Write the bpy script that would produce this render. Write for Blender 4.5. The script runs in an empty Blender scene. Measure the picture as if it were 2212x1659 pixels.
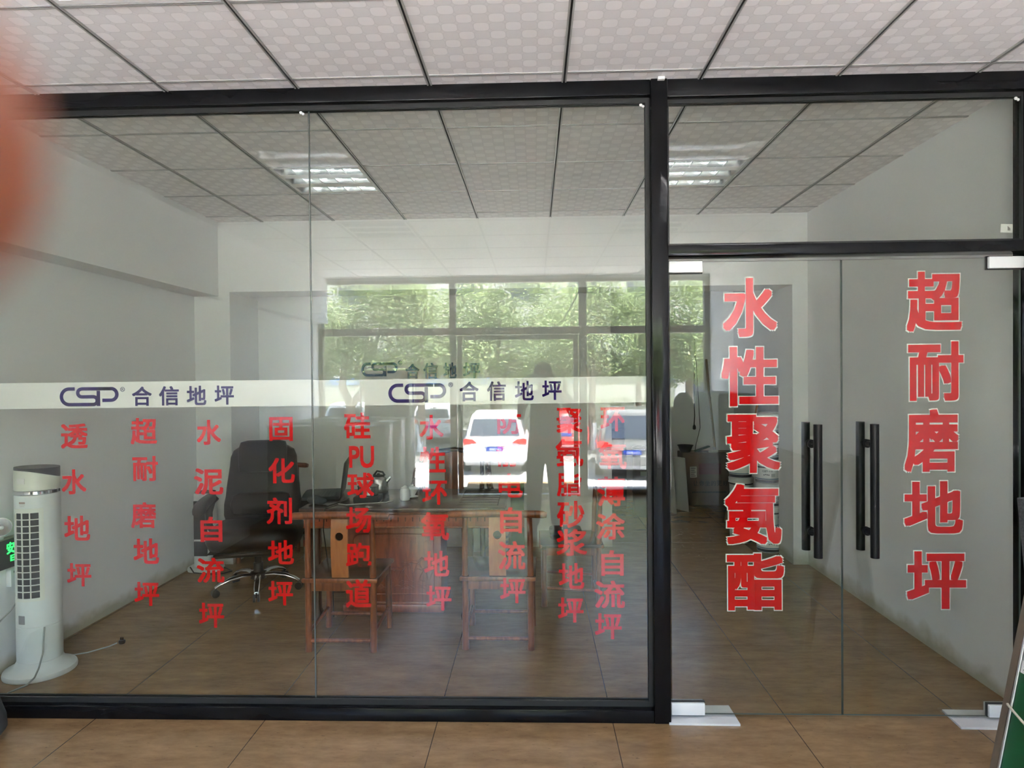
import bpy, bmesh, math, random
from mathutils import Vector, Matrix, Quaternion
random.seed(7)
PI = math.pi
S = bpy.context.scene
C = S.collection

# ------------------------------------------------------------------ camera, sky, sun, exposure
CAMZ = 1.5583
GY = 3.0225                                   # middle plane of the glass partition
cd = bpy.data.cameras.new('camera')
cam = bpy.data.objects.new('camera', cd); C.objects.link(cam)
_r = Vector((0.99940961, 0.03316613, -0.00896923)); _u = Vector((0.00858153, 0.01181348, 0.99989339)); _f = Vector((-0.03326855, 0.99938003, -0.01152188))
cam.matrix_world = Matrix(((_r.x, _u.x, -_f.x, 0.0), (_r.y, _u.y, -_f.y, 0.0), (_r.z, _u.z, -_f.z, CAMZ), (0, 0, 0, 1)))
cd.sensor_width = 36.0; cd.sensor_fit = 'HORIZONTAL'
cd.lens = 1433.96 / 2212 * 36.0
cd.clip_start = 0.001; cd.clip_end = 300
cd.dof.use_dof = True; cd.dof.focus_distance = 3.4; cd.dof.aperture_fstop = 10.5
S.camera = cam

wd = bpy.data.worlds.new('sky'); S.world = wd; wd.use_nodes = True
wn = wd.node_tree; wn.nodes.clear()
wo = wn.nodes.new('ShaderNodeOutputWorld'); wb = wn.nodes.new('ShaderNodeBackground'); ws = wn.nodes.new('ShaderNodeTexSky')
ws.sky_type = 'NISHITA'; ws.sun_disc = False; ws.sun_elevation = math.radians(62); ws.sun_rotation = math.radians(60); ws.dust_density = 2.5; ws.air_density = 1.0
wb.inputs['Strength'].default_value = 1.1
wn.links.new(ws.outputs[0], wb.inputs[0]); wn.links.new(wb.outputs[0], wo.inputs[0])

sl = bpy.data.lights.new('sun', 'SUN'); sl.energy = 38.0; sl.angle = math.radians(0.6); sl.color = (1.0, 0.975, 0.95)
sun = bpy.data.objects.new('sun', sl); C.objects.link(sun)
sun.rotation_euler = Vector((-0.36, -0.17, -1.0)).to_track_quat('-Z', 'Y').to_euler(); sun.location = (3, 3, 20)

TUBE_STRENGTH = 24.0                          # the fluorescent tubes that are on
S.view_settings.view_transform = 'Standard'; S.view_settings.look = 'None'; S.view_settings.gamma = 1.0
S.view_settings.use_curve_mapping = False
S.view_settings.exposure = 2.2
cy = S.cycles
cy.max_bounces = 8; cy.diffuse_bounces = 5; cy.glossy_bounces = 4; cy.transmission_bounces = 4; cy.transparent_max_bounces = 24
cy.caustics_reflective = False; cy.caustics_refractive = False
cy.sample_clamp_indirect = 6.0
cy.use_denoising = True

# ------------------------------------------------------------------ materials
MATS = {}
def lin(c):
    c = c / 255.0
    return c / 12.92 if c <= 0.04045 else ((c + 0.055) / 1.055) ** 2.4
def srgb(r, g, b): return (lin(r), lin(g), lin(b))
def mat(name, col, rough=0.5, metal=0.0, var=0.08, scale=8.0, spec=0.5, stretch=(1, 1, 1), emit=None, es=0.0, bump=0.0, trans=0.0, coat=0.0):
    """Principled surface whose colour is varied by object-space noise."""
    m = bpy.data.materials.new(name); m.use_nodes = True
    nt = m.node_tree; p = nt.nodes['Principled BSDF']
    tc = nt.nodes.new('ShaderNodeTexCoord'); mp = nt.nodes.new('ShaderNodeMapping'); nz = nt.nodes.new('ShaderNodeTexNoise'); cr = nt.nodes.new('ShaderNodeValToRGB')
    mp.inputs['Scale'].default_value = stretch
    nz.inputs['Scale'].default_value = scale; nz.inputs['Detail'].default_value = 4
    cr.color_ramp.elements[0].position = 0.3; cr.color_ramp.elements[1].position = 0.7
    cr.color_ramp.elements[0].color = tuple(max(0, c * (1 - var)) for c in col) + (1,)
    cr.color_ramp.elements[1].color = tuple(min(1, c * (1 + var)) for c in col) + (1,)
    L = nt.links.new
    L(tc.outputs['Object'], mp.inputs['Vector']); L(mp.outputs[0], nz.inputs['Vector']); L(nz.outputs['Fac'], cr.inputs['Fac']); L(cr.outputs[0], p.inputs['Base Color'])
    p.inputs['Roughness'].default_value = rough; p.inputs['Metallic'].default_value = metal
    p.inputs['Specular IOR Level'].default_value = spec
    p.inputs['Coat Weight'].default_value = coat
    if trans: p.inputs['Transmission Weight'].default_value = trans
    if emit: p.inputs['Emission Color'].default_value = emit + (1,); p.inputs['Emission Strength'].default_value = es
    if bump:
        b = nt.nodes.new('ShaderNodeBump'); b.inputs['Strength'].default_value = bump; b.inputs['Distance'].default_value = 0.01
        L(nz.outputs['Fac'], b.inputs['Height']); L(b.outputs[0], p.inputs['Normal'])
    MATS[name] = m
    return m

def math_node(nt, op, a=None, b=None):
    n = nt.nodes.new('ShaderNodeMath'); n.operation = op
    for i, v in enumerate((a, b)):
        if v is None: continue
        if isinstance(v, (int, float)): n.inputs[i].default_value = v
        else: nt.links.new(v, n.inputs[i])
    return n.outputs[0]

def glass(name, tint, f0=0.055):
    """One face of a pane: Schlick reflection over tinted transparency."""
    m = bpy.data.materials.new(name); m.use_nodes = True
    nt = m.node_tree; nt.nodes.clear(); L = nt.links.new
    out = nt.nodes.new('ShaderNodeOutputMaterial'); mix = nt.nodes.new('ShaderNodeMixShader')
    tr = nt.nodes.new('ShaderNodeBsdfTransparent'); gl = nt.nodes.new('ShaderNodeBsdfGlossy')
    tr.inputs[0].default_value = tint + (1,); gl.inputs['Roughness'].default_value = 0.0; gl.inputs[0].default_value = (1, 1, 1, 1)
    g = nt.nodes.new('ShaderNodeNewGeometry'); d = nt.nodes.new('ShaderNodeVectorMath'); d.operation = 'DOT_PRODUCT'
    L(g.outputs['Incoming'], d.inputs[0]); L(g.outputs['Normal'], d.inputs[1])
    a = math_node(nt, 'ABSOLUTE', d.outputs['Value'])
    k = math_node(nt, 'POWER', math_node(nt, 'SUBTRACT', 1.0, a), 5.0)
    F = math_node(nt, 'ADD', math_node(nt, 'MULTIPLY', k, 1.0 - f0), f0)
    L(F, mix.inputs[0]); L(tr.outputs[0], mix.inputs[1]); L(gl.outputs[0], mix.inputs[2]); L(mix.outputs[0], out.inputs[0])
    return m

def wall_mat(name, col, dirt=0.16):
    """White wall paint, with an uneven damp-stained band at its foot."""
    m = bpy.data.materials.new(name); m.use_nodes = True
    nt = m.node_tree; p = nt.nodes['Principled BSDF']; L = nt.links.new
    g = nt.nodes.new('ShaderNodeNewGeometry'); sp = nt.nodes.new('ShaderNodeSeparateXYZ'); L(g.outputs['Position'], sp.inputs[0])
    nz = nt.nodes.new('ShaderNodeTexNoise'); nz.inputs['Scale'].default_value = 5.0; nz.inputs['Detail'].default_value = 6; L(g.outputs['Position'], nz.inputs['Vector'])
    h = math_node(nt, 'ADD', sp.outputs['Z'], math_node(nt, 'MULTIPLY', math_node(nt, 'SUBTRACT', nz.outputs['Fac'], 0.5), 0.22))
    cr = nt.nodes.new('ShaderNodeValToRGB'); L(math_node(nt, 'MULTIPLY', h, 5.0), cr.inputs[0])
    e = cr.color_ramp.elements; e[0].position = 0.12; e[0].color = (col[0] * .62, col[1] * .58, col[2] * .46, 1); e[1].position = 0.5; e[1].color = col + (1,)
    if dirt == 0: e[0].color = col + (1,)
    L(cr.outputs[0], p.inputs['Base Color']); p.inputs['Roughness'].default_value = 0.62
    n2 = nt.nodes.new('ShaderNodeTexNoise'); n2.inputs['Scale'].default_value = 40; L(g.outputs['Position'], n2.inputs['Vector'])
    b = nt.nodes.new('ShaderNodeBump'); b.inputs['Strength'].default_value = 0.06; b.inputs['Distance'].default_value = 0.01; L(n2.outputs['Fac'], b.inputs['Height']); L(b.outputs[0], p.inputs['Normal'])
    return m

def ceiling_mat():
    """Gypsum tile embossed with round-cornered cells, alternate ones painted paler for their sheen."""
    m = bpy.data.materials.new('patterned_tile'); m.use_nodes = True
    nt = m.node_tree; p = nt.nodes['Principled BSDF']; L = nt.links.new
    g = nt.nodes.new('ShaderNodeNewGeometry'); sp = nt.nodes.new('ShaderNodeSeparateXYZ'); L(g.outputs['Position'], sp.inputs[0])
    P = 0.06
    u = math_node(nt, 'DIVIDE', math_node(nt, 'ADD', sp.outputs['X'], 60.0 - 0.144), P); v = math_node(nt, 'DIVIDE', math_node(nt, 'ADD', sp.outputs['Y'], 60.0 - 0.486), P)
    fu = math_node(nt, 'SUBTRACT', math_node(nt, 'FRACT', u), 0.5); fv = math_node(nt, 'SUBTRACT', math_node(nt, 'FRACT', v), 0.5)
    p4 = lambda x: math_node(nt, 'POWER', math_node(nt, 'ABSOLUTE', x), 3.4)
    r = math_node(nt, 'POWER', math_node(nt, 'ADD', p4(fu), p4(fv)), 1 / 3.4)
    chk = math_node(nt, 'MODULO', math_node(nt, 'ADD', math_node(nt, 'FLOOR', u), math_node(nt, 'FLOOR', v)), 2.0)
    inside = math_node(nt, 'LESS_THAN', r, 0.47); line = math_node(nt, 'MULTIPLY', math_node(nt, 'GREATER_THAN', r, 0.475), math_node(nt, 'LESS_THAN', r, 0.515))
    sheen = math_node(nt, 'MULTIPLY', inside, chk)
    val = math_node(nt, 'SUBTRACT', math_node(nt, 'ADD', 0.77, math_node(nt, 'MULTIPLY', sheen, 0.09)), math_node(nt, 'MULTIPLY', line, 0.07))  # gloss of every other cell is put into the colour
    cc = nt.nodes.new('ShaderNodeCombineColor')
    L(val, cc.inputs[0]); L(math_node(nt, 'MULTIPLY', val, 0.962), cc.inputs[1]); L(math_node(nt, 'MULTIPLY', val, 0.975), cc.inputs[2])
    L(cc.outputs[0], p.inputs['Base Color'])
    L(math_node(nt, 'SUBTRACT', 0.55, math_node(nt, 'MULTIPLY', sheen, 0.15)), p.inputs['Roughness'])
    nz = nt.nodes.new('ShaderNodeTexNoise'); nz.inputs['Scale'].default_value = 260; L(g.outputs['Position'], nz.inputs['Vector'])
    b = nt.nodes.new('ShaderNodeBump'); b.inputs['Strength'].default_value = 0.25; b.inputs['Distance'].default_value = 0.002
    L(math_node(nt, 'SUBTRACT', math_node(nt, 'MULTIPLY', nz.outputs['Fac'], 0.3), line), b.inputs['Height']); L(b.outputs[0], p.inputs['Normal'])
    return m

def floor_mat():
    """Glossy mottled tan floor with saw-cut joints on a 0.79 m grid."""
    m = bpy.data.materials.new('mottled_floor'); m.use_nodes = True
    nt = m.node_tree; p = nt.nodes['Principled BSDF']; L = nt.links.new
    g = nt.nodes.new('ShaderNodeNewGeometry'); sp = nt.nodes.new('ShaderNodeSeparateXYZ'); L(g.outputs['Position'], sp.inputs[0])
    mp = nt.nodes.new('ShaderNodeMapping'); mp.inputs['Scale'].default_value = (1.1, 3.4, 1); L(g.outputs['Position'], mp.inputs[0])
    nz = nt.nodes.new('ShaderNodeTexNoise'); nz.inputs['Scale'].default_value = 2.6; nz.inputs['Detail'].default_value = 7; nz.inputs['Roughness'].default_value = 0.62; L(mp.outputs[0], nz.inputs['Vector'])
    n2 = nt.nodes.new('ShaderNodeTexNoise'); n2.inputs['Scale'].default_value = 8.0; n2.inputs['Detail'].default_value = 9; n2.inputs['Roughness'].default_value = 0.72; L(mp.outputs[0], n2.inputs['Vector'])
    cr = nt.nodes.new('ShaderNodeValToRGB'); L(math_node(nt, 'ADD', math_node(nt, 'MULTIPLY', nz.outputs['Fac'], 0.5), math_node(nt, 'MULTIPLY', n2.outputs['Fac'], 0.5)), cr.inputs[0])
    e = cr.color_ramp.elements; e[0].position = 0.33; e[0].color = (0.165, 0.096, 0.043, 1); e[1].position = 0.66; e[1].color = (0.315, 0.198, 0.100, 1)
    n3 = nt.nodes.new('ShaderNodeTexNoise'); n3.inputs['Scale'].default_value = 26; n3.inputs['Detail'].default_value = 3; L(mp.outputs[0], n3.inputs['Vector'])
    spot = math_node(nt, 'GREATER_THAN', n3.outputs['Fac'], 0.69)
    def joint(c, o):
        t = math_node(nt, 'FRACT', math_node(nt, 'DIVIDE', math_node(nt, 'ADD', c, o), 0.79))
        return math_node(nt, 'LESS_THAN', math_node(nt, 'ABSOLUTE', math_node(nt, 'SUBTRACT', t, 0.5)), 0.0028)
    j = math_node(nt, 'MAXIMUM', joint(sp.outputs['X'], 79.0 - 1.13 + 0.395), math_node(nt, 'MULTIPLY', joint(sp.outputs['Y'], 79.0 - 3.835 + 0.395), 0.45))
    mx = nt.nodes.new('ShaderNodeMix'); mx.data_type = 'RGBA'; L(math_node(nt, 'MULTIPLY', math_node(nt, 'MAXIMUM', math_node(nt, 'MULTIPLY', spot, 0.5), j), 0.85), mx.inputs['Factor'])
    L(cr.outputs[0], mx.inputs['A']); mx.inputs['B'].default_value = (0.03, 0.022, 0.016, 1)
    L(mx.outputs['Result'], p.inputs['Base Color'])
    L(math_node(nt, 'ADD', 0.17, math_node(nt, 'MULTIPLY', nz.outputs['Fac'], 0.10)), p.inputs['Roughness'])
    return m

def wood_mat(name, c1, c2, rough=0.32):
    m = bpy.data.materials.new(name); m.use_nodes = True
    nt = m.node_tree; p = nt.nodes['Principled BSDF']; L = nt.links.new
    tc = nt.nodes.new('ShaderNodeTexCoord'); mp = nt.nodes.new('ShaderNodeMapping'); mp.inputs['Scale'].default_value = (14, 14, 2.2); L(tc.outputs['Object'], mp.inputs[0])
    nz = nt.nodes.new('ShaderNodeTexNoise'); nz.inputs['Scale'].default_value = 2.2; nz.inputs['Detail'].default_value = 6; nz.inputs['Distortion'].default_value = 1.2; L(mp.outputs[0], nz.inputs['Vector'])
    cr = nt.nodes.new('ShaderNodeValToRGB'); L(nz.outputs['Fac'], cr.inputs[0]); e = cr.color_ramp.elements
    e[0].position = 0.32; e[0].color = c1 + (1,); e[1].position = 0.68; e[1].color = c2 + (1,)
    L(cr.outputs[0], p.inputs['Base Color']); p.inputs['Roughness'].default_value = rough; p.inputs['Coat Weight'].default_value = 0.25; p.inputs['Coat Roughness'].default_value = 0.2
    return m

def leaf_mat(name, c1, c2):
    m = bpy.data.materials.new(name); m.use_nodes = True
    nt = m.node_tree; nt.nodes.clear(); L = nt.links.new
    out = nt.nodes.new('ShaderNodeOutputMaterial'); mix = nt.nodes.new('ShaderNodeMixShader'); mix.inputs[0].default_value = 0.42
    d = nt.nodes.new('ShaderNodeBsdfDiffuse'); t = nt.nodes.new('ShaderNodeBsdfTranslucent')
    g = nt.nodes.new('ShaderNodeNewGeometry'); cr = nt.nodes.new('ShaderNodeValToRGB'); L(g.outputs['Random Per Island'], cr.inputs[0])
    e = cr.color_ramp.elements; e[0].color = c1 + (1,); e[1].color = c2 + (1,)
    L(cr.outputs[0], d.inputs[0]); L(cr.outputs[0], t.inputs[0]); L(d.outputs[0], mix.inputs[1]); L(t.outputs[0], mix.inputs[2]); L(mix.outputs[0], out.inputs[0])
    return m

PANE = glass('partition_glass', (0.918, 0.932, 0.90), 0.038)
SHOPGLASS = glass('storefront_glass', (0.97, 0.98, 0.975), 0.03)
PANE_EDGE = mat('glass_edge', (0.10, 0.13, 0.12), 0.2, var=0.05)
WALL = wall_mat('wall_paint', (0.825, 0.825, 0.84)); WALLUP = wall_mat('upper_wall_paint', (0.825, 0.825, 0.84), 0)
CEIL = ceiling_mat(); FLOOR = floor_mat()
BLACKF = mat('black_frame', (0.006, 0.006, 0.007), 0.10, var=0.2, spec=0.18, scale=3)
RUBBER = mat('black_rubber', (0.012, 0.012, 0.012), 0.55)
HANDLE = mat('matte_black_handle', (0.005, 0.005, 0.0055), 0.35, spec=0.2)
TBAR = mat('ceiling_bar', (0.46, 0.45, 0.44), 0.4, metal=0.4); DARKGAP = mat('bar_groove', (0.012, 0.011, 0.011), 0.7)
WHITEP = mat('white_plastic', (0.70, 0.71, 0.71), 0.35, var=0.02); WHITEM = mat('white_enamel', (0.74, 0.73, 0.72), 0.4, var=0.03)
FANW = mat('fan_white', (0.70, 0.73, 0.73), 0.32, var=0.05, scale=5); FANC = mat('fan_cream', (0.72, 0.73, 0.66), 0.32, var=0.03)
DARKP = mat('dark_plastic', (0.012, 0.012, 0.013), 0.4, spec=0.25); CHROME = mat('chrome', (0.75, 0.75, 0.77), 0.12, metal=1.0, var=0.03)
STEEL = mat('brushed_steel', (0.5, 0.5, 0.49), 0.25, metal=1.0, var=0.1)
REFL = mat('louvre_aluminium', (0.72, 0.74, 0.77), 0.22, metal=1.0, var=0.03)
RED = mat('red_vinyl', (0.60, 0.003, 0.005), 0.5, var=0.04, scale=3, spec=0.04); VWHITE = mat('white_vinyl', (0.72, 0.72, 0.72), 0.4, var=0.02)
NAVY = mat('navy_vinyl', (0.02, 0.008, 0.12), 0.4, var=0.05, spec=0.04); BLUESIGN = mat('blue_acrylic', (0.01, 0.09, 0.20), 0.3, var=0.06)
WOOD = wood_mat('red_brown_wood', (0.13, 0.030, 0.009), (0.29, 0.080, 0.024)); WOODL = wood_mat('orange_wood', (0.36, 0.115, 0.035), (0.47, 0.17, 0.055)); WOODD = wood_mat('dark_table_wood', (0.030, 0.014, 0.010), (0.075, 0.030, 0.019), 0.25)
WOODR = wood_mat('rosewood', (0.20, 0.036, 0.012), (0.36, 0.078, 0.026), 0.3)
LEATHER = mat('brown_leather', (0.016, 0.009, 0.0075), 0.45, var=0.3, scale=14, bump=0.25, spec=0.3)
CARTON = mat('brown_carton', (0.13, 0.08, 0.045), 0.8, var=0.1); SKIN = mat('skin', (0.40, 0.125, 0.06), 0.5, var=0.08, scale=30)
SKIN.node_tree.nodes['Principled BSDF'].inputs['Subsurface Weight'].default_value = 0.35
SKIN.node_tree.nodes['Principled BSDF'].inputs['Subsurface Radius'].default_value = (0.006, 0.002, 0.001)
CLOTH = mat('dark_cloth', (0.045, 0.05, 0.055), 0.9, var=0.2, scale=20); TROUSER = mat('trouser_cloth', (0.05, 0.055, 0.06), 0.9, var=0.2, scale=20); HAIR = mat('black_hair', (0.008, 0.007, 0.006), 0.5)
CARPAINT = {'white': mat('white_car_paint', (0.80, 0.80, 0.80), 0.2, coat=0.6, var=0.02), 'grey': mat('grey_car_paint', (0.20, 0.20, 0.19), 0.25, coat=0.6, var=0.03), 'red': mat('red_car_paint', (0.55, 0.05, 0.05), 0.25, coat=0.6, var=0.03), 'silver': mat('silver_car_paint', (0.5, 0.52, 0.55), 0.25, coat=0.6, var=0.03)}
CARGLASS = mat('car_glass', (0.05, 0.06, 0.08), 0.05, spec=0.8, var=0.05); LAMP = mat('red_lamp', (0.6, 0.03, 0.03), 0.15, var=0.1); TYRE = mat('tyre', (0.02, 0.02, 0.02), 0.8)
ASPHALT = mat('asphalt', (0.17, 0.17, 0.165), 0.9, var=0.25, scale=3); PAVE = mat('pale_paving', (0.42, 0.41, 0.39), 0.8, var=0.12, scale=4)
BARK = mat('bark', (0.16, 0.12, 0.09), 0.9, var=0.35, scale=9, bump=0.5)
LEAF = leaf_mat('leaf_green', (0.13, 0.19, 0.075), (0.44, 0.52, 0.27)); LEAF2 = leaf_mat('leaf_light_green', (0.17, 0.23, 0.09), (0.52, 0.60, 0.33))
ALU = mat('grey_brown_aluminium', (0.16, 0.145, 0.12), 0.4, metal=0.5, var=0.06)
DRUMW = mat('white_drum_paint', (0.44, 0.48, 0.44), 0.25, var=0.06); GREENB = mat('green_sample_coating', (0.006, 0.075, 0.026), 0.35, var=0.06)

# ------------------------------------------------------------------ mesh helpers
def new(): return bmesh.new()
def obj(name, bm, m, parent=None, angle=38, smooth=True):
    me = bpy.data.meshes.new(name)
    bmesh.ops.recalc_face_normals(bm, faces=bm.faces)
    bm.to_mesh(me); bm.free()
    for x in (m if isinstance(m, (list, tuple)) else [m]): me.materials.append(x)
    if smooth:
        for p in me.polygons: p.use_smooth = True
        me.set_sharp_from_angle(angle=math.radians(angle))
    o = bpy.data.objects.new(name, me); C.objects.link(o)
    if parent: o.parent = parent
    return o
def thing(name, label, cat, loc=(0, 0, 0), rotz=0.0, group=None):
    o = bpy.data.objects.new(name, None); C.objects.link(o); o.empty_display_size = 0.1
    o.location = loc; o.rotation_euler = (0, 0, rotz)
    return tag(o, label, cat, group)
def tag(o, label, cat, group=None):
    o['label'] = label; o['category'] = cat
    if group: o['group'] = group
    return o
def struct(name, bm, m, parent=None, **k):
    o = obj(name, bm, m, parent, **k)
    if not parent: o['kind'] = 'structure'
    return o
def sempty(name, loc=(0, 0, 0)):
    o = bpy.data.objects.new(name, None); C.objects.link(o); o.location = loc; o['kind'] = 'structure'; return o
def dup(root, loc, rotz=0.0, label=None, group=None):
    r = root.copy(); C.objects.link(r); r.location = loc; r.rotation_euler = (0, 0, rotz)
    if label: r['label'] = label
    if group: r['group'] = group
    for ch in list(root.children):
        c = ch.copy(); C.objects.link(c); c.parent = r
        for g in list(ch.children):
            d = g.copy(); C.objects.link(d); d.parent = c
    return r
def box(bm, x0, x1, y0, y1, z0, z1, bevel=0.0, mtx=None, mi=0, seg=2):
    vs = [bm.verts.new((x, y, z)) for x in (x0, x1) for y in (y0, y1) for z in (z0, z1)]
    idx = [(0, 1, 3, 2), (4, 6, 7, 5), (0, 4, 5, 1), (2, 3, 7, 6), (0, 2, 6, 4), (1, 5, 7, 3)]
    fs = [bm.faces.new([vs[i] for i in f]) for f in idx]
    for f in fs: f.material_index = mi
    if mtx is not None: bmesh.ops.transform(bm, matrix=mtx, verts=vs)
    if bevel > 0:
        es = list({e for f in fs for e in f.edges})
        bmesh.ops.bevel(bm, geom=es, offset=bevel, segments=seg, profile=0.5, affect='EDGES')
    return fs
def ring_faces(bm, a, b):
    n = len(a)
    return [bm.faces.new((a[i], a[(i + 1) % n], b[(i + 1) % n], b[i])) for i in range(n)]
def frame_of(d):
    d = d.normalized(); a = Vector((0, 0, 1)) if abs(d.z) < 0.9 else Vector((1, 0, 0))
    u = d.cross(a).normalized(); return u, d.cross(u).normalized()
def tube(bm, pts, r, seg=10, cap=True, mi=0):
    pts = [Vector(p) for p in pts]; n = len(pts); rs = r if isinstance(r, (list, tuple)) else [r] * n
    rings = []; u = None
    for i, p in enumerate(pts):
        d = (pts[min(i + 1, n - 1)] - pts[max(i - 1, 0)])
        if d.length < 1e-9: d = Vector((0, 0, 1))
        d.normalize()
        if u is None: u, v = frame_of(d)
        else:
            u = (u - d * u.dot(d)); u = u.normalized() if u.length > 1e-6 else frame_of(d)[0]; v = d.cross(u)
        rings.append([bm.verts.new(p + (u * math.cos(2 * PI * k / seg) + v * math.sin(2 * PI * k / seg)) * rs[i]) for k in range(seg)])
    for a, b in zip(rings, rings[1:]):
        for f in ring_faces(bm, a, b): f.material_index = mi
    if cap:
        for q in (rings[0], rings[-1]):
            f = bm.faces.new(q); f.material_index = mi
def lathe(bm, prof, c=(0, 0, 0), seg=32, mi=0, sx=1.0, sy=1.0):
    rings = []
    for r, z in prof:
        rings.append([bm.verts.new((c[0] + r * sx * math.cos(2 * PI * k / seg), c[1] + r * sy * math.sin(2 * PI * k / seg), c[2] + z)) for k in range(seg)])
    for a, b in zip(rings, rings[1:]):
        for f in ring_faces(bm, a, b): f.material_index = mi
    for q, (r, z) in ((rings[0], prof[0]), (rings[-1], prof[-1])):
        f = bm.faces.new(q); f.material_index = mi
def ball(bm, c, rx, ry=None, rz=None, seg=16, mtx=None):
    ry = ry or rx; rz = rz or rx
    g = bmesh.ops.create_uvsphere(bm, u_segments=seg, v_segments=max(6, seg // 2), radius=1.0)
    M = Matrix.Translation(c) @ Matrix.Diagonal((rx, ry, rz, 1))
    bmesh.ops.transform(bm, matrix=(mtx @ M) if mtx is not None else M, verts=g['verts'])
def prism(bm, pts, d0, d1, fn):
    """Polygon pts (u,v) extruded from d0 to d1; fn(u,v,d) -> xyz."""
    a = [bm.verts.new(fn(u, v, d0)) for u, v in pts]; b = [bm.verts.new(fn(u, v, d1)) for u, v in pts]
    bm.faces.new(a); bm.faces.new(list(reversed(b))); ring_faces(bm, a, b)
def superring(bm, c, hx, hy, ex=2.6, seg=28, mtx=None):
    out = []
    for k in range(seg):
        t = 2 * PI * k / seg; ct, st = math.cos(t), math.sin(t)
        p = Vector((math.copysign(abs(ct) ** (2 / ex), ct) * hx, math.copysign(abs(st) ** (2 / ex), st) * hy, 0))
        if mtx is not None: p = mtx @ p
        out.append(bm.verts.new(Vector(c) + p))
    return out
def loft(bm, rings):
    for a, b in zip(rings, rings[1:]): ring_faces(bm, a, b)
    bm.faces.new(rings[0]); bm.faces.new(rings[-1])

# ------------------------------------------------------------------ lettering
_gcache = {}
def glyph(ch):
    """Outline of one character from the built-in font, as (verts, faces) with its bounding box."""
    if ch in _gcache: return _gcache[ch]
    cu = bpy.data.curves.new('t', 'FONT'); cu.body = ch; cu.size = 1.0; cu.extrude = 0.02; cu.resolution_u = 3
    o = bpy.data.objects.new('t', cu); C.objects.link(o)
    dg = bpy.context.evaluated_depsgraph_get(); dg.update()
    me = bpy.data.meshes.new_from_object(o.evaluated_get(dg))
    vs = [v.co.copy() for v in me.vertices]; fs = [tuple(p.vertices) for p in me.polygons]
    bpy.data.objects.remove(o); bpy.data.curves.remove(cu); bpy.data.meshes.remove(me)
    xs = [v.x for v in vs] or [0, 1]; ys = [v.y for v in vs] or [0, 1]
    _gcache[ch] = (vs, fs, min(xs), max(xs), min(ys), max(ys))
    return _gcache[ch]
def put_glyph(bm, ch, x0, x1, z0, z1, fn, t=0.0006, off=0.018):
    """Fit a character into x0..x1, z0..z1 of a surface; fn(u, v, d) -> xyz with d out of the surface. off emboldens its strokes (in ems)."""
    vs, fs, a, b, c, d = glyph(ch)
    offs = [(0, 0)] if off <= 0 else [(i * off, j * off) for i in (-1, 0, 1) for j in (-1, 0, 1)]
    a, b, c, d = a - off, b + off, c - off, d + off
    for k, (ox, oy) in enumerate(offs):
        nv = [bm.verts.new(fn(x0 + (v.x + ox - a) / (b - a) * (x1 - x0), z0 + (v.y + oy - c) / (d - c) * (z1 - z0), t * (0.5 + v.z / 0.04) + (k * 4e-6 if v.z > 0 else 0))) for v in vs]
        for f in fs:
            try: bm.faces.new([nv[i] for i in f])
            except ValueError: pass
def arc(cx, cy, r, a0, a1, n=10): return [(cx + r * math.cos(math.radians(a0 + (a1 - a0) * i / n)), cy + r * math.sin(math.radians(a0 + (a1 - a0) * i / n))) for i in range(n + 1)]
def ribbon(bm, pts, w, fn, t):
    L_, R_ = [], []
    n = len(pts)
    for i, p in enumerate(pts):
        q0 = Vector(pts[max(i - 1, 0)]); q1 = Vector(pts[min(i + 1, n - 1)]); d = (q1 - q0).normalized(); nn = Vector((-d.y, d.x)) * w / 2
        L_.append(Vector(p) + nn); R_.append(Vector(p) - nn)
    for i in range(n - 1):
        q = [L_[i], L_[i + 1], R_[i + 1], R_[i]]
        a = [bm.verts.new(fn(p.x, p.y, t)) for p in q]; b = [bm.verts.new(fn(p.x, p.y, 0)) for p in q]
        bm.faces.new(a); bm.faces.new(list(reversed(b))); ring_faces(bm, a, b)
def logo(bm, x0, x1, z0, z1, fn, t=0.0006):
    """Three joined stroke letters: a long C, an S that runs into it, and a P."""
    sx = (x1 - x0) / 463.0; sz = (z1 - z0) / 152.0
    f2 = lambda u, v, d: fn(x0 + u * sx, z1 - v * sz, d)
    w = 27
    ribbon(bm, [(118, 14), (74, 14)] + arc(74, 76, 62, -90, -270, 16) + [(270, 138)], w, f2, t)
    ribbon(bm, [(400, 14), (172, 14)] + arc(172, 46, 31, -90, -270, 10) + [(262, 76)] + arc(262, 107, 31, -90, 90, 10) + [(240, 138)], w, f2, t)
    ribbon(bm, [(303, 30), (303, 150)], w, f2, t)
    ribbon(bm, [(300, 14), (402, 14)] + arc(402, 59, 46, -90, 90, 12) + [(334, 105)], w, f2, t)
def glassfn(off=0.0): return lambda u, v, d: (u, GY + 0.005 + 0.0002 + off + 0.0008 - d, v)     # on the inner face of the partition, read from the front

# ================================================================== SETTING
CZ = 2.868
bm = new(); box(bm, -3.0, 2.75, -2.69, 8.45, -0.10, 0.0); struct('floor', bm, FLOOR)
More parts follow.
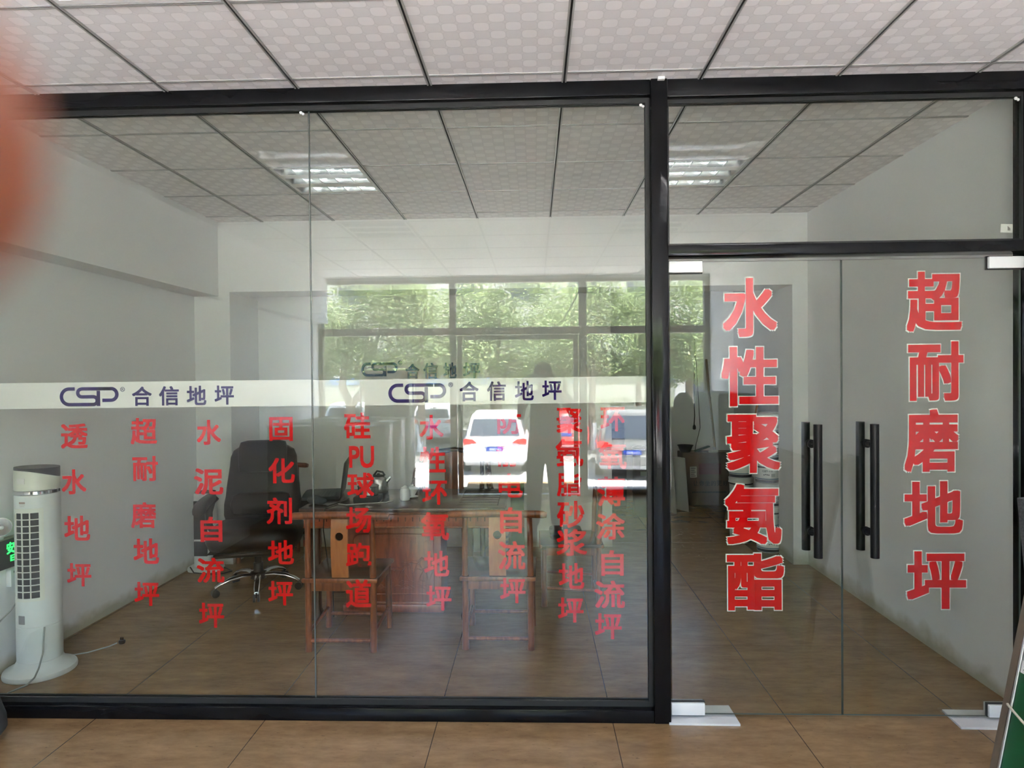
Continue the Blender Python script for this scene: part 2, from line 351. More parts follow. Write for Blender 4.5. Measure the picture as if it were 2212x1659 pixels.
# ceiling grid: x = 0.144 + 0.6 k, y = 0.486 + 0.6 j ; light fixtures take whole cells
GX0, GY0 = 0.144, 0.486
FIX = {(-3, 6): 'off', (1, 6): 'off', (-3, 2): 'on', (1, 2): 'on', (-3, -1): 'off', (1, -1): 'off'}
bm = new()
for i in range(-6, 5):
    for j in range(-6, 10):
        if (i, j) in FIX: continue
        x0, x1 = max(GX0 + .6 * i, -2.84), min(GX0 + .6 * (i + 1), 2.28); y0, y1 = max(GY0 + .6 * j, -2.69), min(GY0 + .6 * (j + 1), 5.48)
        if x1 - x0 < .01 or y1 - y0 < .01: continue
        box(bm, x0, x1, y0, y1, CZ, CZ + 0.012)
ceiling = struct('ceiling', bm, CEIL, smooth=False)
bm = new()
for i in range(-4, 4):
    x = GX0 + .6 * i
    box(bm, x - .011, x - .0042, -2.69, 5.48, CZ - .006, CZ); box(bm, x + .0042, x + .011, -2.69, 5.48, CZ - .006, CZ)
    box(bm, x - .0042, x + .0042, -2.69, 5.48, CZ - .0015, CZ, mi=1)
for j in range(-5, 9):
    y = GY0 + .6 * j
    for i in range(-6, 5):
        x0, x1 = max(GX0 + .6 * i + .011, -2.84), min(GX0 + .6 * (i + 1) - .011, 2.28)
        if x1 - x0 < .02: continue
        box(bm, x0, x1, y - .009, y - .002, CZ - .004, CZ); box(bm, x0, x1, y + .002, y + .009, CZ - .004, CZ)
        box(bm, x0, x1, y - .002, y + .002, CZ - .001, CZ, mi=1)
g = obj('ceiling_grid', bm, [TBAR, DARKGAP], ceiling, smooth=False)
bm = new(); box(bm, -2.84, 2.6, 5.48, 8.40, CZ, CZ + 0.05); struct('ceiling', bm, WALLUP)
bm = new(); box(bm, -3.2, 3.0, -2.77, 8.6, 3.05, 3.2); struct('sun_block_roof', bm, WALLUP)  # unseen slab added over the ceiling to block the sun
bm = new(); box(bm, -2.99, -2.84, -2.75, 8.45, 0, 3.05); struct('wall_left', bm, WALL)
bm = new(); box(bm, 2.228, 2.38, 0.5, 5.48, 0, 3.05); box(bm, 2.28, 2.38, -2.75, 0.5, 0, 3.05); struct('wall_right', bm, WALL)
bm = new(); box(bm, -2.84, -2.634, GY + .07, 5.48, 2.25, CZ); struct('trim_1', bm, WALLUP)                        # boxed-in beam along the office wall
bm = new(); box(bm, -2.84, -2.72, -2.65, GY - .07, 2.27, CZ); struct('trim_2', bm, WALLUP)                        # the same beam in the entrance
bm = new(); box(bm, -2.84, 2.38, 5.48, 5.86, 2.285, 3.05); struct('trim_3', bm, WALLUP)                          # lintel over the opening
bm = new(); box(bm, -2.84, -2.54, 5.48, 6.05, 0, 2.285); struct('trim_4', bm, WALL)                              # left pier of the opening
bm = new(); box(bm, 2.105, 2.6, 5.48, 5.80, 0, 2.285); struct('trim_5', bm, WALL)                                # right jamb
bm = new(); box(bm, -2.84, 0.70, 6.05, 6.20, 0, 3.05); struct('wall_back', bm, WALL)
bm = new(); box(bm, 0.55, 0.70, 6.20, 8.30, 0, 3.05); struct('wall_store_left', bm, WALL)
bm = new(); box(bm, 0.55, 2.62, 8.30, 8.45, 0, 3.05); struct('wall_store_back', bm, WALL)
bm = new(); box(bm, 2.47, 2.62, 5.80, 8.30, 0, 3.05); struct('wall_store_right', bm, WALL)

# ---- ceiling light fixtures
TUBE_ON = mat('lit_tube', (0.9, 0.9, 0.9), 0.4, emit=(1.0, 0.96, 0.95), es=TUBE_STRENGTH); TUBE_OFF = mat('unlit_tube', (0.8, 0.8, 0.8), 0.3)
def light_fixture(i, j, on, label):
    cx, cy_ = GX0 + .6 * i + .3, GY0 + .6 * j + .3
    t = thing('ceiling_light', label, 'ceiling light', (cx, cy_, CZ), 0, 'louvred ceiling lights set in the tile grid')
    bm = new(); slots = [-0.198, 0.0, 0.198]; hw, hl = 0.066, 0.268
    ys = [-.289] + [v for s in slots for v in (s - hw, s + hw)] + [.289]
    for a, b in zip(ys[::2], ys[1::2]): box(bm, -.289, .289, a, b, 0.0, 0.008)
    for s in slots: box(bm, -.289, -hl, s - hw, s + hw, 0, .008); box(bm, hl, .289, s - hw, s + hw, 0, .008)
    box(bm, -.289, .289, -.289, .289, .095, .105); box(bm, -.289, -.283, -.289, .289, .008, .095); box(bm, .283, .289, -.289, .289, .008, .095); box(bm, -.283, .283, -.289, -.283, .008, .095); box(bm, -.283, .283, .283, .289, .008, .095)
    obj('housing', bm, WHITEM, t, smooth=False)
    for s in slots:
        bm = new(); prof = [(math.cos(a) * hw, .004 + math.sin(a) * .075) for a in [PI * k / 12 for k in range(13)]]
        a = [bm.verts.new((-hl, s + y, z)) for y, z in prof]; b = [bm.verts.new((hl, s + y, z)) for y, z in prof]
        for k in range(12): bm.faces.new((a[k], a[k + 1], b[k + 1], b[k]))
        r = obj('reflector', bm, REFL, t)
        for q in range(1, 5):
            bm = new(); x = -hl + 2 * hl * q / 5
            prism(bm, [(-hw, .004), (hw, .004), (hw * .75, .045), (-hw * .75, .045)], x - .003, x + .003, lambda u, v, d: (d, s + u, v)); obj('louvre_blade', bm, REFL, r)
        bm = new(); tube(bm, [(-hl + .01, s, .05), (hl - .01, s, .05)], .013, 10); obj('tube', bm, TUBE_ON if on == 'on' else TUBE_OFF, t)
LL = {(-3, 6): 'unlit louvred light in the office ceiling above the tea table', (1, 6): 'unlit louvred light in the office ceiling behind the double glass door',
      (-3, 2): 'lit louvred ceiling light in front of the glass over the logo band', (1, 2): 'lit louvred ceiling light in front of the double glass door',
      (-3, -1): 'unlit louvred ceiling light over the white drums in the entrance', (1, -1): 'unlit louvred ceiling light on the door side of the entrance'}
for (i, j), on in FIX.items(): light_fixture(i, j, on, LL[(i, j)])

# ---- glass partition: fixed window, transom window, double door
def pane(bm, x0, x1, z0, z1, y=GY, th=0.010):
    fs = box(bm, x0, x1, y - th / 2, y + th / 2, z0, z1)
    for f in fs:
        if abs(f.calc_center_median().y - y) < th / 4: f.material_index = 1
w1 = sempty('window_1')
bm = new()
box(bm, -2.84, 0.525, GY - .05, GY + .05, 2.800, CZ, .003)                        # head rail
box(bm, 0.600, 2.228, GY - .05, GY + .05, 2.790, CZ, .003)
obj('head_rail', bm, BLACKF, w1)
bm = new(); box(bm, -2.84, 0.525, GY - .055, GY + .05, 0.0, 0.058, .003); obj('sill_rail', bm, BLACKF, w1)
bm = new(); box(bm, 0.525, 0.600, GY - .06, GY + .05, 0.0, CZ, .006); obj('post', bm, BLACKF, w1)
bm = new(); box(bm, 2.160, 2.228, GY - .06, GY + .05, 0.0, 2.79, .004); obj('post', bm, BLACKF, w1)
bm = new(); box(bm, 0.600, 2.160, GY - .05, GY + .05, 2.087, 2.134, .003); obj('door_head_rail', bm, BLACKF, w1)
bm = new()
for a in ((-2.84, .525, 2.778, 2.800), (-2.84, .525, .058, .082), (.508, .525, .082, 2.778), (.600, 2.16, 2.772, 2.790), (.600, 2.16, 2.134, 2.146), (.600, .612, 2.146, 2.772), (2.150, 2.160, 2.146, 2.772)):
    for s in (-1, 1): box(bm, a[0], a[1], GY + s * .0052, GY + s * .018, a[2], a[3])
obj('gasket', bm, RUBBER, w1)
bm = new(); pane(bm, -2.835, -1.0235, .062, 2.797); obj('glass_pane', bm, [PANE, PANE_EDGE], w1, smooth=False)
bm = new(); pane(bm, -1.0185, .520, .062, 2.797); obj('glass_pane', bm, [PANE, PANE_EDGE], w1, smooth=False)
bm = new(); pane(bm, .603, 2.157, 2.138, 2.787); obj('glass_pane', bm, [PANE, PANE_EDGE], w1, smooth=False)
bm = new(); box(bm, -1.0232, -1.0188, GY - .004, GY + .004, .085, 2.776); obj('silicone_seam', bm, mat('silicone', (0.10, 0.11, 0.10), 0.4), w1)
for n, (x0, x1, hx) in enumerate(((.6135, 1.3745, 1.2365), (1.3785, 2.1565, 1.4825))):
    d = sempty('door_%d' % (n + 1))
    bm = new(); pane(bm, x0, x1, .020, 2.066, th=.012); obj('glass_pane', bm, [PANE, PANE_EDGE], d, smooth=False)
    a, b = ((x0 - .006, x0 + .144) if n == 0 else (x1 - .146, x1 + .004))
    for z0, z1 in ((2.016, 2.068), (.022, .076)):
        for s in (-1, 1):
            bm = new(); box(bm, a, b, GY + s * .0064, GY + s * .022, z0, z1, .003); f = obj('patch_fitting', bm, WHITEP, d)
        bm = new(); box(bm, a - .002, b + .003, GY - .0062, GY + .0062, z0 - .004, z1 + .004); obj('gasket', bm, RUBBER, f)
    for s, zz in ((-1, (.744, 1.334)), (1, (.752, 1.338))):
        bm = new(); tube(bm, [(hx + .012 if s < 0 else hx + .003, GY + s * .055, zz[0]), (hx + .012 if s < 0 else hx + .003, GY + s * .055, zz[1])], .0185, 20); h = obj('pull_handle', bm, HANDLE, d)
        for z in (.850, 1.244):
            bm = new(); tube(bm, [(hx + .004, GY + s * .0062, z), (hx + .008, GY + s * .040, z)], .013, 14); tube(bm, [(hx + .004, GY + s * .0061, z), (hx + .004, GY + s * .010, z)], .019, 18); obj('stand_off', bm, HANDLE, h)
for x0, x1, sh, lab in ((.600, .885, -.06, 'white floor plate under the door pivot beside the black post'), (1.80, 2.17, .0, 'white floor plate under the door pivot beside the green sample board')):
    bm = new()
    prism(bm, [(.588, GY - .066), (.900, GY - .070), (.897, GY + .098), (.616, GY + .095)] if sh else [(1.85, GY - .080), (x1, GY - .088), (x1, GY + .07), (1.861, GY + .075)], 0.0005, .010, lambda u, v, d: (u, v, d))
    p = obj('floor_plate', bm, mat('plate_white', (0.62, 0.63, 0.64), 0.35, var=0.06)); tag(p, lab, 'floor plate', 'floor plates of the double door')
bm = new(); box(bm, .555, .585, GY - .075, GY - .06, CZ - .012, CZ + .0); struct('trim_6', bm, WHITEM)

for x, z in ((-1.055, 2.772), (.490, 2.772), (2.135, 2.765)):
    bm = new(); tube(bm, [(x, GY - .0051, z), (x, GY - .0085, z)], .007, 12); tube(bm, [(x + .010, GY - .0051, z - .006), (x + .010, GY - .0085, z - .006)], .006, 12); obj('spacer_pad', bm, VWHITE, w1)
bm = new(); prism(bm, [(2.130, 2.150), (2.150, 2.152), (2.146, 2.166), (2.138, 2.178), (2.136, 2.162)], .0001, .0008, glassfn()); o = obj('black_tape', bm, RUBBER); tag(o, 'scrap of black tape on the pane just below the printed sticker', 'tape')
# ---- white band with the logo, and the red columns
GL = {
'a': [('透', -2.213, -2.085, 1.239, 1.356), ('水', -2.213, -2.095, 1.025, 1.142), ('地', -2.204, -2.081, 0.808, 0.925), ('坪', -2.194, -2.078, 0.593, 0.702)],
'b': [('超', -1.88, -1.755, 1.257, 1.38), ('耐', -1.874, -1.753, 1.086, 1.203), ('磨', -1.884, -1.765, 0.866, 0.987), ('地', -1.875, -1.754, 0.699, 0.818), ('坪', -1.874, -1.756, 0.502, 0.615)],
'c': [('水', -1.567, -1.453, 1.253, 1.369), ('泥', -1.583, -1.445, 1.021, 1.144), ('自', -1.556, -1.453, 0.801, 0.919), ('流', -1.576, -1.446, 0.611, 0.727), ('坪', -1.569, -1.45, 0.401, 0.518)],
'd': [('固', -1.226, -1.116, 1.269, 1.38), ('化', -1.232, -1.109, 1.073, 1.191), ('剂', -1.243, -1.124, 0.884, 1.007), ('地', -1.24, -1.118, 0.697, 0.809), ('坪', -1.241, -1.124, 0.506, 0.62)],
'e': [('硅', -0.877, -0.754, 1.279, 1.398), ('PU', -0.855, -0.739, 1.142, 1.244), ('球', -0.865, -0.74, 1.004, 1.121), ('场', -0.873, -0.755, 0.843, 0.962), ('跑', -0.875, -0.757, 0.685, 0.797), ('道', -0.878, -0.759, 0.497, 0.627)],
'f': [('水', -0.528, -0.417, 1.272, 1.385), ('性', -0.529, -0.408, 1.116, 1.239), ('环', -0.518, -0.403, 0.972, 1.083), ('氧', -0.526, -0.396, 0.809, 0.938), ('地', -0.513, -0.397, 0.642, 0.76), ('坪', -0.505, -0.388, 0.484, 0.599)],
'g': [('防', -0.17, -0.061, 1.295, 1.404), ('静', -0.175, -0.055, 1.146, 1.264), ('电', -0.166, -0.056, 1.004, 1.115), ('自', -0.161, -0.061, 0.84, 0.96), ('流', -0.171, -0.047, 0.673, 0.804), ('坪', -0.164, -0.047, 0.519, 0.635)],
'h': [('聚', 0.1, 0.218, 1.294, 1.413), ('氨', 0.095, 0.221, 1.146, 1.271), ('脂', 0.1, 0.212, 1.009, 1.118), ('砂', 0.099, 0.224, 0.865, 0.988), ('浆', 0.096, 0.235, 0.736, 0.86), ('地', 0.105, 0.221, 0.585, 0.704), ('坪', 0.1, 0.217, 0.431, 0.546)],
'i': [('环', 0.3, 0.41, 1.304, 1.414), ('氧', 0.29, 0.418, 1.133, 1.255), ('薄', 0.284, 0.409, 0.963, 1.098), ('涂', 0.277, 0.407, 0.811, 0.932), ('自', 0.299, 0.401, 0.645, 0.762), ('流', 0.267, 0.405, 0.497, 0.623), ('坪', 0.268, 0.39, 0.355, 0.474)],
'j': [('水', 0.849, 1.1, 1.722, 1.997), ('性', 0.841, 1.105, 1.409, 1.687), ('聚', 0.862, 1.113, 1.107, 1.381), ('氨', 0.853, 1.116, 0.784, 1.067), ('酯', 0.861, 1.127, 0.483, 0.752)],
'k': [('超', 1.663, 1.915, 1.736, 2.014), ('耐', 1.669, 1.921, 1.427, 1.702), ('磨', 1.652, 1.9, 1.108, 1.399), ('地', 1.65, 1.918, 0.832, 1.077), ('坪', 1.661, 1.932, 0.492, 0.762)],
'm': [('logo', -2.215, -1.934, 1.436, 1.526), ('®', -1.927, -1.905, 1.503, 1.525), ('合', -1.871, -1.778, 1.436, 1.526), ('信', -1.743, -1.649, 1.437, 1.527), ('地', -1.612, -1.52, 1.438, 1.528), ('坪', -1.481, -1.39, 1.439, 1.528)],
'n': [('logo', -0.669, -0.402, 1.441, 1.53), ('®', -0.393, -0.372, 1.512, 1.533), ('合', -0.341, -0.254, 1.446, 1.536), ('信', -0.215, -0.129, 1.447, 1.536), ('地', -0.088, -0.002, 1.448, 1.537), ('坪', 0.036, 0.125, 1.449, 1.538)],
}
LAB = {'a': 'small red glass lettering 透水地坪 nearest the white tower fan', 'b': 'small red glass lettering 超耐磨地坪 between the tower fan and the office chair',
       'c': 'small red glass lettering 水泥自流坪 in front of the slim air purifier', 'd': 'small red glass lettering 固化剂地坪 in front of the leather office chair',
       'e': 'small red glass lettering 硅PU球场跑道 just past the seam of the glass', 'f': 'small red glass lettering 水性环氧地坪 in front of the carved table panel',
       'g': 'small red glass lettering 防静电自流坪 in front of the second wooden chair', 'h': 'small red glass lettering 聚氨脂砂浆地坪 in front of the sideways wooden chair',
       'i': 'small red glass lettering 环氧薄涂自流坪 nearest the black post', 'j': 'large white-edged red lettering 水性聚氨酯 on the door by the post', 'k': 'large white-edged red lettering 超耐磨地坪 on the door by the wall'}
for k in 'abcdefghijk':
    big = k in 'jk'
    t = thing('glass_lettering', LAB[k], 'lettering', (0, 0, 0), 0, 'large red door lettering' if big else 'small red columns of lettering on the glass')
    for ch, x0, x1, z0, z1 in GL[k]:
        bm = new(); e = .005 if big else 0
        put_glyph(bm, ch, x0 + e, x1 - e, z0 + e, z1 - e, glassfn(.001 if big else 0), off=.027 if big else .023)
        c = obj('character', bm, RED, t, smooth=False)
        if big:
            bm = new(); put_glyph(bm, ch, x0, x1, z0, z1, glassfn(.0024), off=.040); o = obj('white_outline', bm, VWHITE, c, smooth=False)
for k, x0, x1, za, zb, lab in (('m', -2.835, -1.0225, 1.425, 1.546, 'white band with navy logo on the glass above the tower fan'), ('n', -1.0195, .509, 1.429, 1.548, 'white band with navy logo on the glass next to the black post')):
    t = thing('logo_band', lab, 'glass band', (0, 0, 0), 0, 'white logo bands across the glass')
    bm = new(); prism(bm, [(x0, za), (x1, za + .006), (x1, zb + .006), (x0, zb)], .0, .0006, glassfn(.0022)); obj('band', bm, mat('band_vinyl', (0.66, 0.66, 0.67), 0.4, var=0.01), t)
    for ch, a, b, c, d in GL[k]:
        bm = new()
        if ch == 'logo': logo(bm, a, b, c, d, glassfn(.0008))
        else: put_glyph(bm, ch, a, b, c, d, glassfn(.0008), off=.004 if ch == '®' else .020)
        obj('logo' if ch == 'logo' else 'registered_mark' if ch == '®' else 'character', bm, NAVY, t, smooth=False)
bm = new(); prism(bm, [(2.077, 2.178), (2.128, 2.176), (2.130, 2.214), (2.079, 2.216)], 0, .0006, glassfn()); st = obj('paper_sticker', bm, VWHITE); tag(st, 'small white printed sticker in the corner of the pane above the door', 'sticker')
bm = new()
for q in range(4): prism(bm, [(2.108 + q * .003, 2.186), (2.1095 + q * .003, 2.186), (2.1095 + q * .003, 2.206 - q * .003), (2.108 + q * .003, 2.206 - q * .003)], 0, .0004, glassfn(-.0008))
obj('print', bm, DARKP, st)

# ---- street side of the entrance: storefront frame, panes and door (seen in the reflection)
FY = -2.69
bm = new()
box(bm, -2.99, 2.38, FY - .08, FY + .04, 2.83, 3.05)
struct('wall_front', bm, WALLUP)
w2 = sempty('window_2')
XM = [(-2.84, -2.79), (-1.105, -1.02), (.592, .69), (2.215, 2.28)]
for a, b in XM:
    bm = new(); box(bm, a, b, FY - .05, FY + .05, 0, 2.83, .004); obj('mullion', bm, ALU, w2)
for q, (a, b) in enumerate(((-2.79, -1.105), (-1.02, .592), (.69, 2.215))):
    for z0, z1 in ((2.107, 2.20), (2.79, 2.83)) + (((0, .07),) if q != 1 else ()):
        bm = new(); box(bm, a, b, FY - .045, FY + .045, z0, z1, .003); obj('transom', bm, ALU, w2)
    bm = new(); pane(bm, a, b, 2.20, 2.79, FY, .008); obj('glass_pane', bm, [SHOPGLASS, PANE_EDGE], w2, smooth=False)
    if q != 1:
        bm = new(); pane(bm, a, b, .07, 2.107, FY, .008); obj('glass_pane', bm, [SHOPGLASS, PANE_EDGE], w2, smooth=False)
d3 = sempty('door_3')
bm = new()
for a in ((-1.005, -.945, .02, 2.10), (.515, .575, .02, 2.10)): box(bm, a[0], a[1], FY - .02, FY + .02, a[2], a[3], .003)
obj('stile', bm, ALU, d3)
bm = new(); box(bm, -.945, .515, FY - .02, FY + .02, 2.04, 2.10, .003); box(bm, -.945, .515, FY - .02, FY + .02, .02, .10, .003); obj('rail', bm, ALU, d3)
bm = new(); pane(bm, -.945, .515, .10, 2.04, FY, .008); obj('glass_pane', bm, [SHOPGLASS, PANE_EDGE], d3, smooth=False)
bm = new(); tube(bm, [(-.97, FY + .06, .75), (-.97, FY + .06, 1.35)], .012, 12); tube(bm, [(-.97, FY + .02, .85), (-.97, FY + .06, .85)], .009, 8); tube(bm, [(-.97, FY + .02, 1.25), (-.97, FY + .06, 1.25)], .009, 8); obj('pull_handle', bm, HANDLE, d3)

# ================================================================== THINGS IN THE OFFICE
# ---- tower fan (evaporative cooler)
def tower_fan():
    t = thing('tower_fan', 'tall white tower air cooler on a round foot against the wall', 'air cooler', (-2.665, 3.465, 0))
    R = .104
    bm = new(); lathe(bm, [(.168, 0), (.170, .012), (.166, .024), (.140, .034), (.118, .046), (R, .075)], seg=48); obj('foot', bm, FANW, t)
    bm = new(); lathe(bm, [(R, .076), (R, .262), (R - .002, .264), (R - .002, .267), (R, .269), (R, .958)], seg=48); obj('body', bm, FANW, t)
    bm = new(); lathe(bm, [(R + .001, .960), (R + .004, .963), (R + .004, .978), (R + .001, .981)], seg=48); obj('chrome_ring', bm, CHROME, t)
    # head with a slanted black top
    seg = 48; bm = new(); a = []; b = []
    for k in range(seg):
        th = 2 * PI * k / seg; x, y = R * math.cos(th), R * math.sin(th)
        s = (x * .79 + y * .61) / R                      # towards the office
        a.append(bm.verts.new((x, y, .982))); b.append(bm.verts.new((x, y, 1.088 - .050 * max(0, (s + .75) / 1.75) ** 1.6)))
    ring_faces(bm, a, b); bm.faces.new(a); bm.faces.new(b); obj('head', bm, FANC, t)
    bm = new(); a = []; b = []
    for k in range(seg):
        th = 2 * PI * k / seg; x, y = (R - .0015) * math.cos(th), (R - .0015) * math.sin(th); s = (x * .79 + y * .61) / R
        a.append(bm.verts.new((x, y, 1.0885 - .050 * max(0, (s + .75) / 1.75) ** 1.6))); b.append(bm.verts.new((x, y, 1.098 - .004 * s)))
    ring_faces(bm, a, b); bm.faces.new(a); bm.faces.new(b); obj('control_panel', bm, DARKP, t)
    def patch(bm, a0, a1, z0, z1, r0, r1, n=12, bl=0):
        A = [math.radians(a0 + (a1 - a0) * k / n) for k in range(n + 1)]
        q = lambda r, a, z: bm.verts.new((r * math.cos(a), r * math.sin(a), z))
        o0 = [q(r1, a, z0) for a in A]; o1 = [q(r1, a, z1) for a in A]; i0 = [q(r0, a, z0) for a in A]; i1 = [q(r0, a, z1) for a in A]
        for k in range(n):
            bm.faces.new((o0[k], o0[k + 1], o1[k + 1], o1[k])); bm.faces.new((i0[k + 1], i0[k], i1[k], i1[k + 1]))
            bm.faces.new((o1[k], o1[k + 1], i1[k + 1], i1[k])); bm.faces.new((i0[k], i0[k + 1], o0[k + 1], o0[k]))
        for k in (0, n): bm.faces.new((o0[k], o1[k], i1[k], i0[k]))
    A0, A1, Z0, Z1 = -117, -40, .405, .890
    bm = new(); patch(bm, A0 + 1, A1 - 9, Z0 + .01, Z1 - .01, R, R + .0012); g = obj('grille', bm, DARKP, t)
    bm = new()
    for a, b in ((A0, A0 + 4), (A1 - 11, A1)): patch(bm, a, b, Z0, Z1, R + .0002, R + .006, 4)
    for a, b in ((Z0, Z0 + .016), (Z1 - .022, Z1)): patch(bm, A0 + 4, A1 - 11, a, b, R + .0002, R + .006)
    obj('grille_surround', bm, FANC, g)
    bm = new(); n = 13; zs = [Z0 + .016 + (Z1 - Z0 - .038) * k / n for k in range(n + 1)]
    for z in zs[1:-1]: patch(bm, A0 + 4, A1 - 11, z - .0022, z + .0022, R + .0014, R + .0062)
    for q in (A0 + 4 + 20.5, A0 + 4 + 41): patch(bm, q - 1.4, q + 1.4, Z0 + .016, Z1 - .022, R + .0014, R + .0058, 3)
    obj('grille_lattice', bm, FANC, g)
    bm = new(); patch(bm, -101, -84, .910, .9115, R, R + .001, 5); patch(bm, -100, -86, .902, .9035, R, R + .001, 5); patch(bm, -102, -84, .916, .926, R, R + .0006, 5); obj('badge', bm, mat('badge_print', (0.35, 0.25, 0.22), 0.5), t)
    bm = new(); patch(bm, -108, -84, 1.020, 1.048, R, R + .003, 6); obj('grip', bm, WHITEM, t)
    bm = new(); patch(bm, -112, -90, .285, .330, R, R + .0006, 6); obj('rating_label', bm, mat('label_grey', (0.25, 0.25, 0.28), 0.5), t)
    bm = new(); tube(bm, [(.078, -.070, .262), (.085, -.085, .22), (.095, -.105, .14), (.090, -.130, .07), (.082, -.150, .030), (.070, -.185, .008), (.040, -.26, .006), (.03, -.34, .006)], .0042, 8); obj('cord', bm, mat('grey_cord', (0.33, 0.34, 0.32), 0.5), t)
    bm = new(); tube(bm, [(.02, .17, .006), (.11, .22, .006), (.18, .30, .008), (.205, .335, .014)], .0036, 8); c = obj('cord', bm, MATS['grey_cord'], t)
    bm = new(); lathe(bm, [(.006, 0), (.016, .004), (.019, .018), (.016, .024)], (.225, .35, .002), 14)
    for s in (-1, 1): box(bm, .225 + s * .006 - .003, .225 + s * .006 + .003, .348, .352, .026, .042)
    obj('plug', bm, DARKP, c)
tower_fan()

# ---- exit sign, emergency light, socket on the wall behind the fan
WX = -2.84
wallfn = lambda x0: (lambda u, v, d: (x0 + d, u, v))
t = thing('exit_sign', 'black exit sign with glowing green characters on the wall behind the tower cooler', 'exit sign', (0, 0, 0))
bm = new(); box(bm, WX, WX + .024, 3.385, 3.745, .556, .712, .003); obj('panel', bm, DARKP, t)
bm = new(); box(bm, WX, WX + .026, 3.385, 3.745, .7125, .722); obj('top_rail', bm, mat('sign_rail', (0.30, 0.26, 0.2), 0.4), t)
GREEN = mat('lit_green', (0.02, 0.5, 0.08), 0.4, emit=(0.01, 0.62, 0.07), es=1.0)
for q, ch in enumerate('安全出口'):
    bm = new(); put_glyph(bm, ch, 3.434 + q * .062, 3.434 + q * .062 + .054, .632, .694, wallfn(WX + .0242), off=.03); obj('character', bm, GREEN, t, smooth=False)
for q, ch in enumerate('EXIT'):
    bm = new(); put_glyph(bm, ch, 3.458 + q * .036 + (.007 if ch == 'I' else 0), 3.458 + q * .036 + (.015 if ch == 'I' else .030), .590, .623, wallfn(WX + .0242), off=.03); obj('character', bm, GREEN, t, smooth=False)
t = thing('emergency_light', 'round white emergency lamp head above the exit sign', 'emergency light', (0, 0, 0))
bm = new(); box(bm, WX, WX + .04, 3.30, 3.40, .7225, .742, .004); obj('bracket', bm, WHITEP, t)
M = Matrix.Translation((WX + .030, 3.392, .790)) @ Matrix.Rotation(math.radians(-42), 4, 'Z') @ Matrix.Rotation(math.radians(90), 4, 'Y')
bm = new(); lathe(bm, [(.030, -.012), (.046, -.006), (.050, .010), (.047, .014)], seg=28); bmesh.ops.transform(bm, matrix=M, verts=bm.verts); h = obj('lamp_head', bm, WHITEP, t)
bm = new(); lathe(bm, [(.044, .0145), (.030, .016), (.010, .0165)], seg=28); bmesh.ops.transform(bm, matrix=M, verts=bm.verts); obj('reflector', bm, STEEL, h)
bm = new(); ball(bm, (0, 0, .016), .012, seg=12); bmesh.ops.transform(bm, matrix=M, verts=bm.verts); obj('bulb', bm, WHITEP, h)
t = thing('wall_socket', 'white wall socket with a plug and grey cable below the exit sign', 'wall socket', (0, 0, 0))
bm = new(); box(bm, WX, WX + .03, 3.455, 3.545, .452, .548, .004); obj('plate', bm, WHITEP, t)
bm = new(); box(bm, WX + .0305, WX + .055, 3.505, 3.540, .470, .505, .005); p = obj('plug', bm, WHITEP, t)
bm = new(); tube(bm, [(WX + .05, 3.52, .468), (WX + .05, 3.50, .40), (WX + .035, 3.44, .33), (WX + .02, 3.36, .28), (WX + .012, 3.27, .26)], .004, 8); obj('cable', bm, MATS['grey_cord'], p)
bm = new()
for q in (-1, 1): box(bm, WX + .0302, WX + .0308, 3.482 + q * .008 - .002, 3.482 + q * .008 + .002, .524, .536)
obj('contact_slot', bm, DARKP, t)

# ---- slim air purifier in the corner
t = thing('air_purifier', 'slim white air purifier with a black front in the corner by the office chair', 'air purifier', (-2.695, 5.33, 0))
bm = new(); loft(bm, [superring(bm, (0, 0, z), .135 * s, .10 * s, 3.2) for z, s in ((0, .98), (.012, 1), (.030, .98), (.040, .86))]); obj('base', bm, WHITEP, t)
bm = new(); loft(bm, [superring(bm, (0, 0, z), .078 * s, .080 * s, 3.5) for z, s in ((.0405, 1), (.62, .97), (.634, .93))]); obj('body', bm, WHITEP, t)
bm = new(); loft(bm, [superring(bm, (0, 0, z), .07, .072, 3.5) for z in (.6345, .640)]); obj('top_panel', bm, DARKP, t)
bm = new(); box(bm, -.058, .052, -.0835, -.072, .265, .575, .004); obj('front_panel', bm, DARKP, t)
bm = new(); box(bm, -.058, .052, -.0835, -.072, .130, .250, .004); obj('front_panel', bm, DARKP, t)
bm = new(); tube(bm, [(.05, .06, .02), (.16, .02, .006), (.24, -.06, .006), (.20, -.13, .006), (.10, -.15, .006), (-.02, -.16, .02), (-.06, -.14, .06)], .005, 8); obj('cord', bm, RUBBER, t)

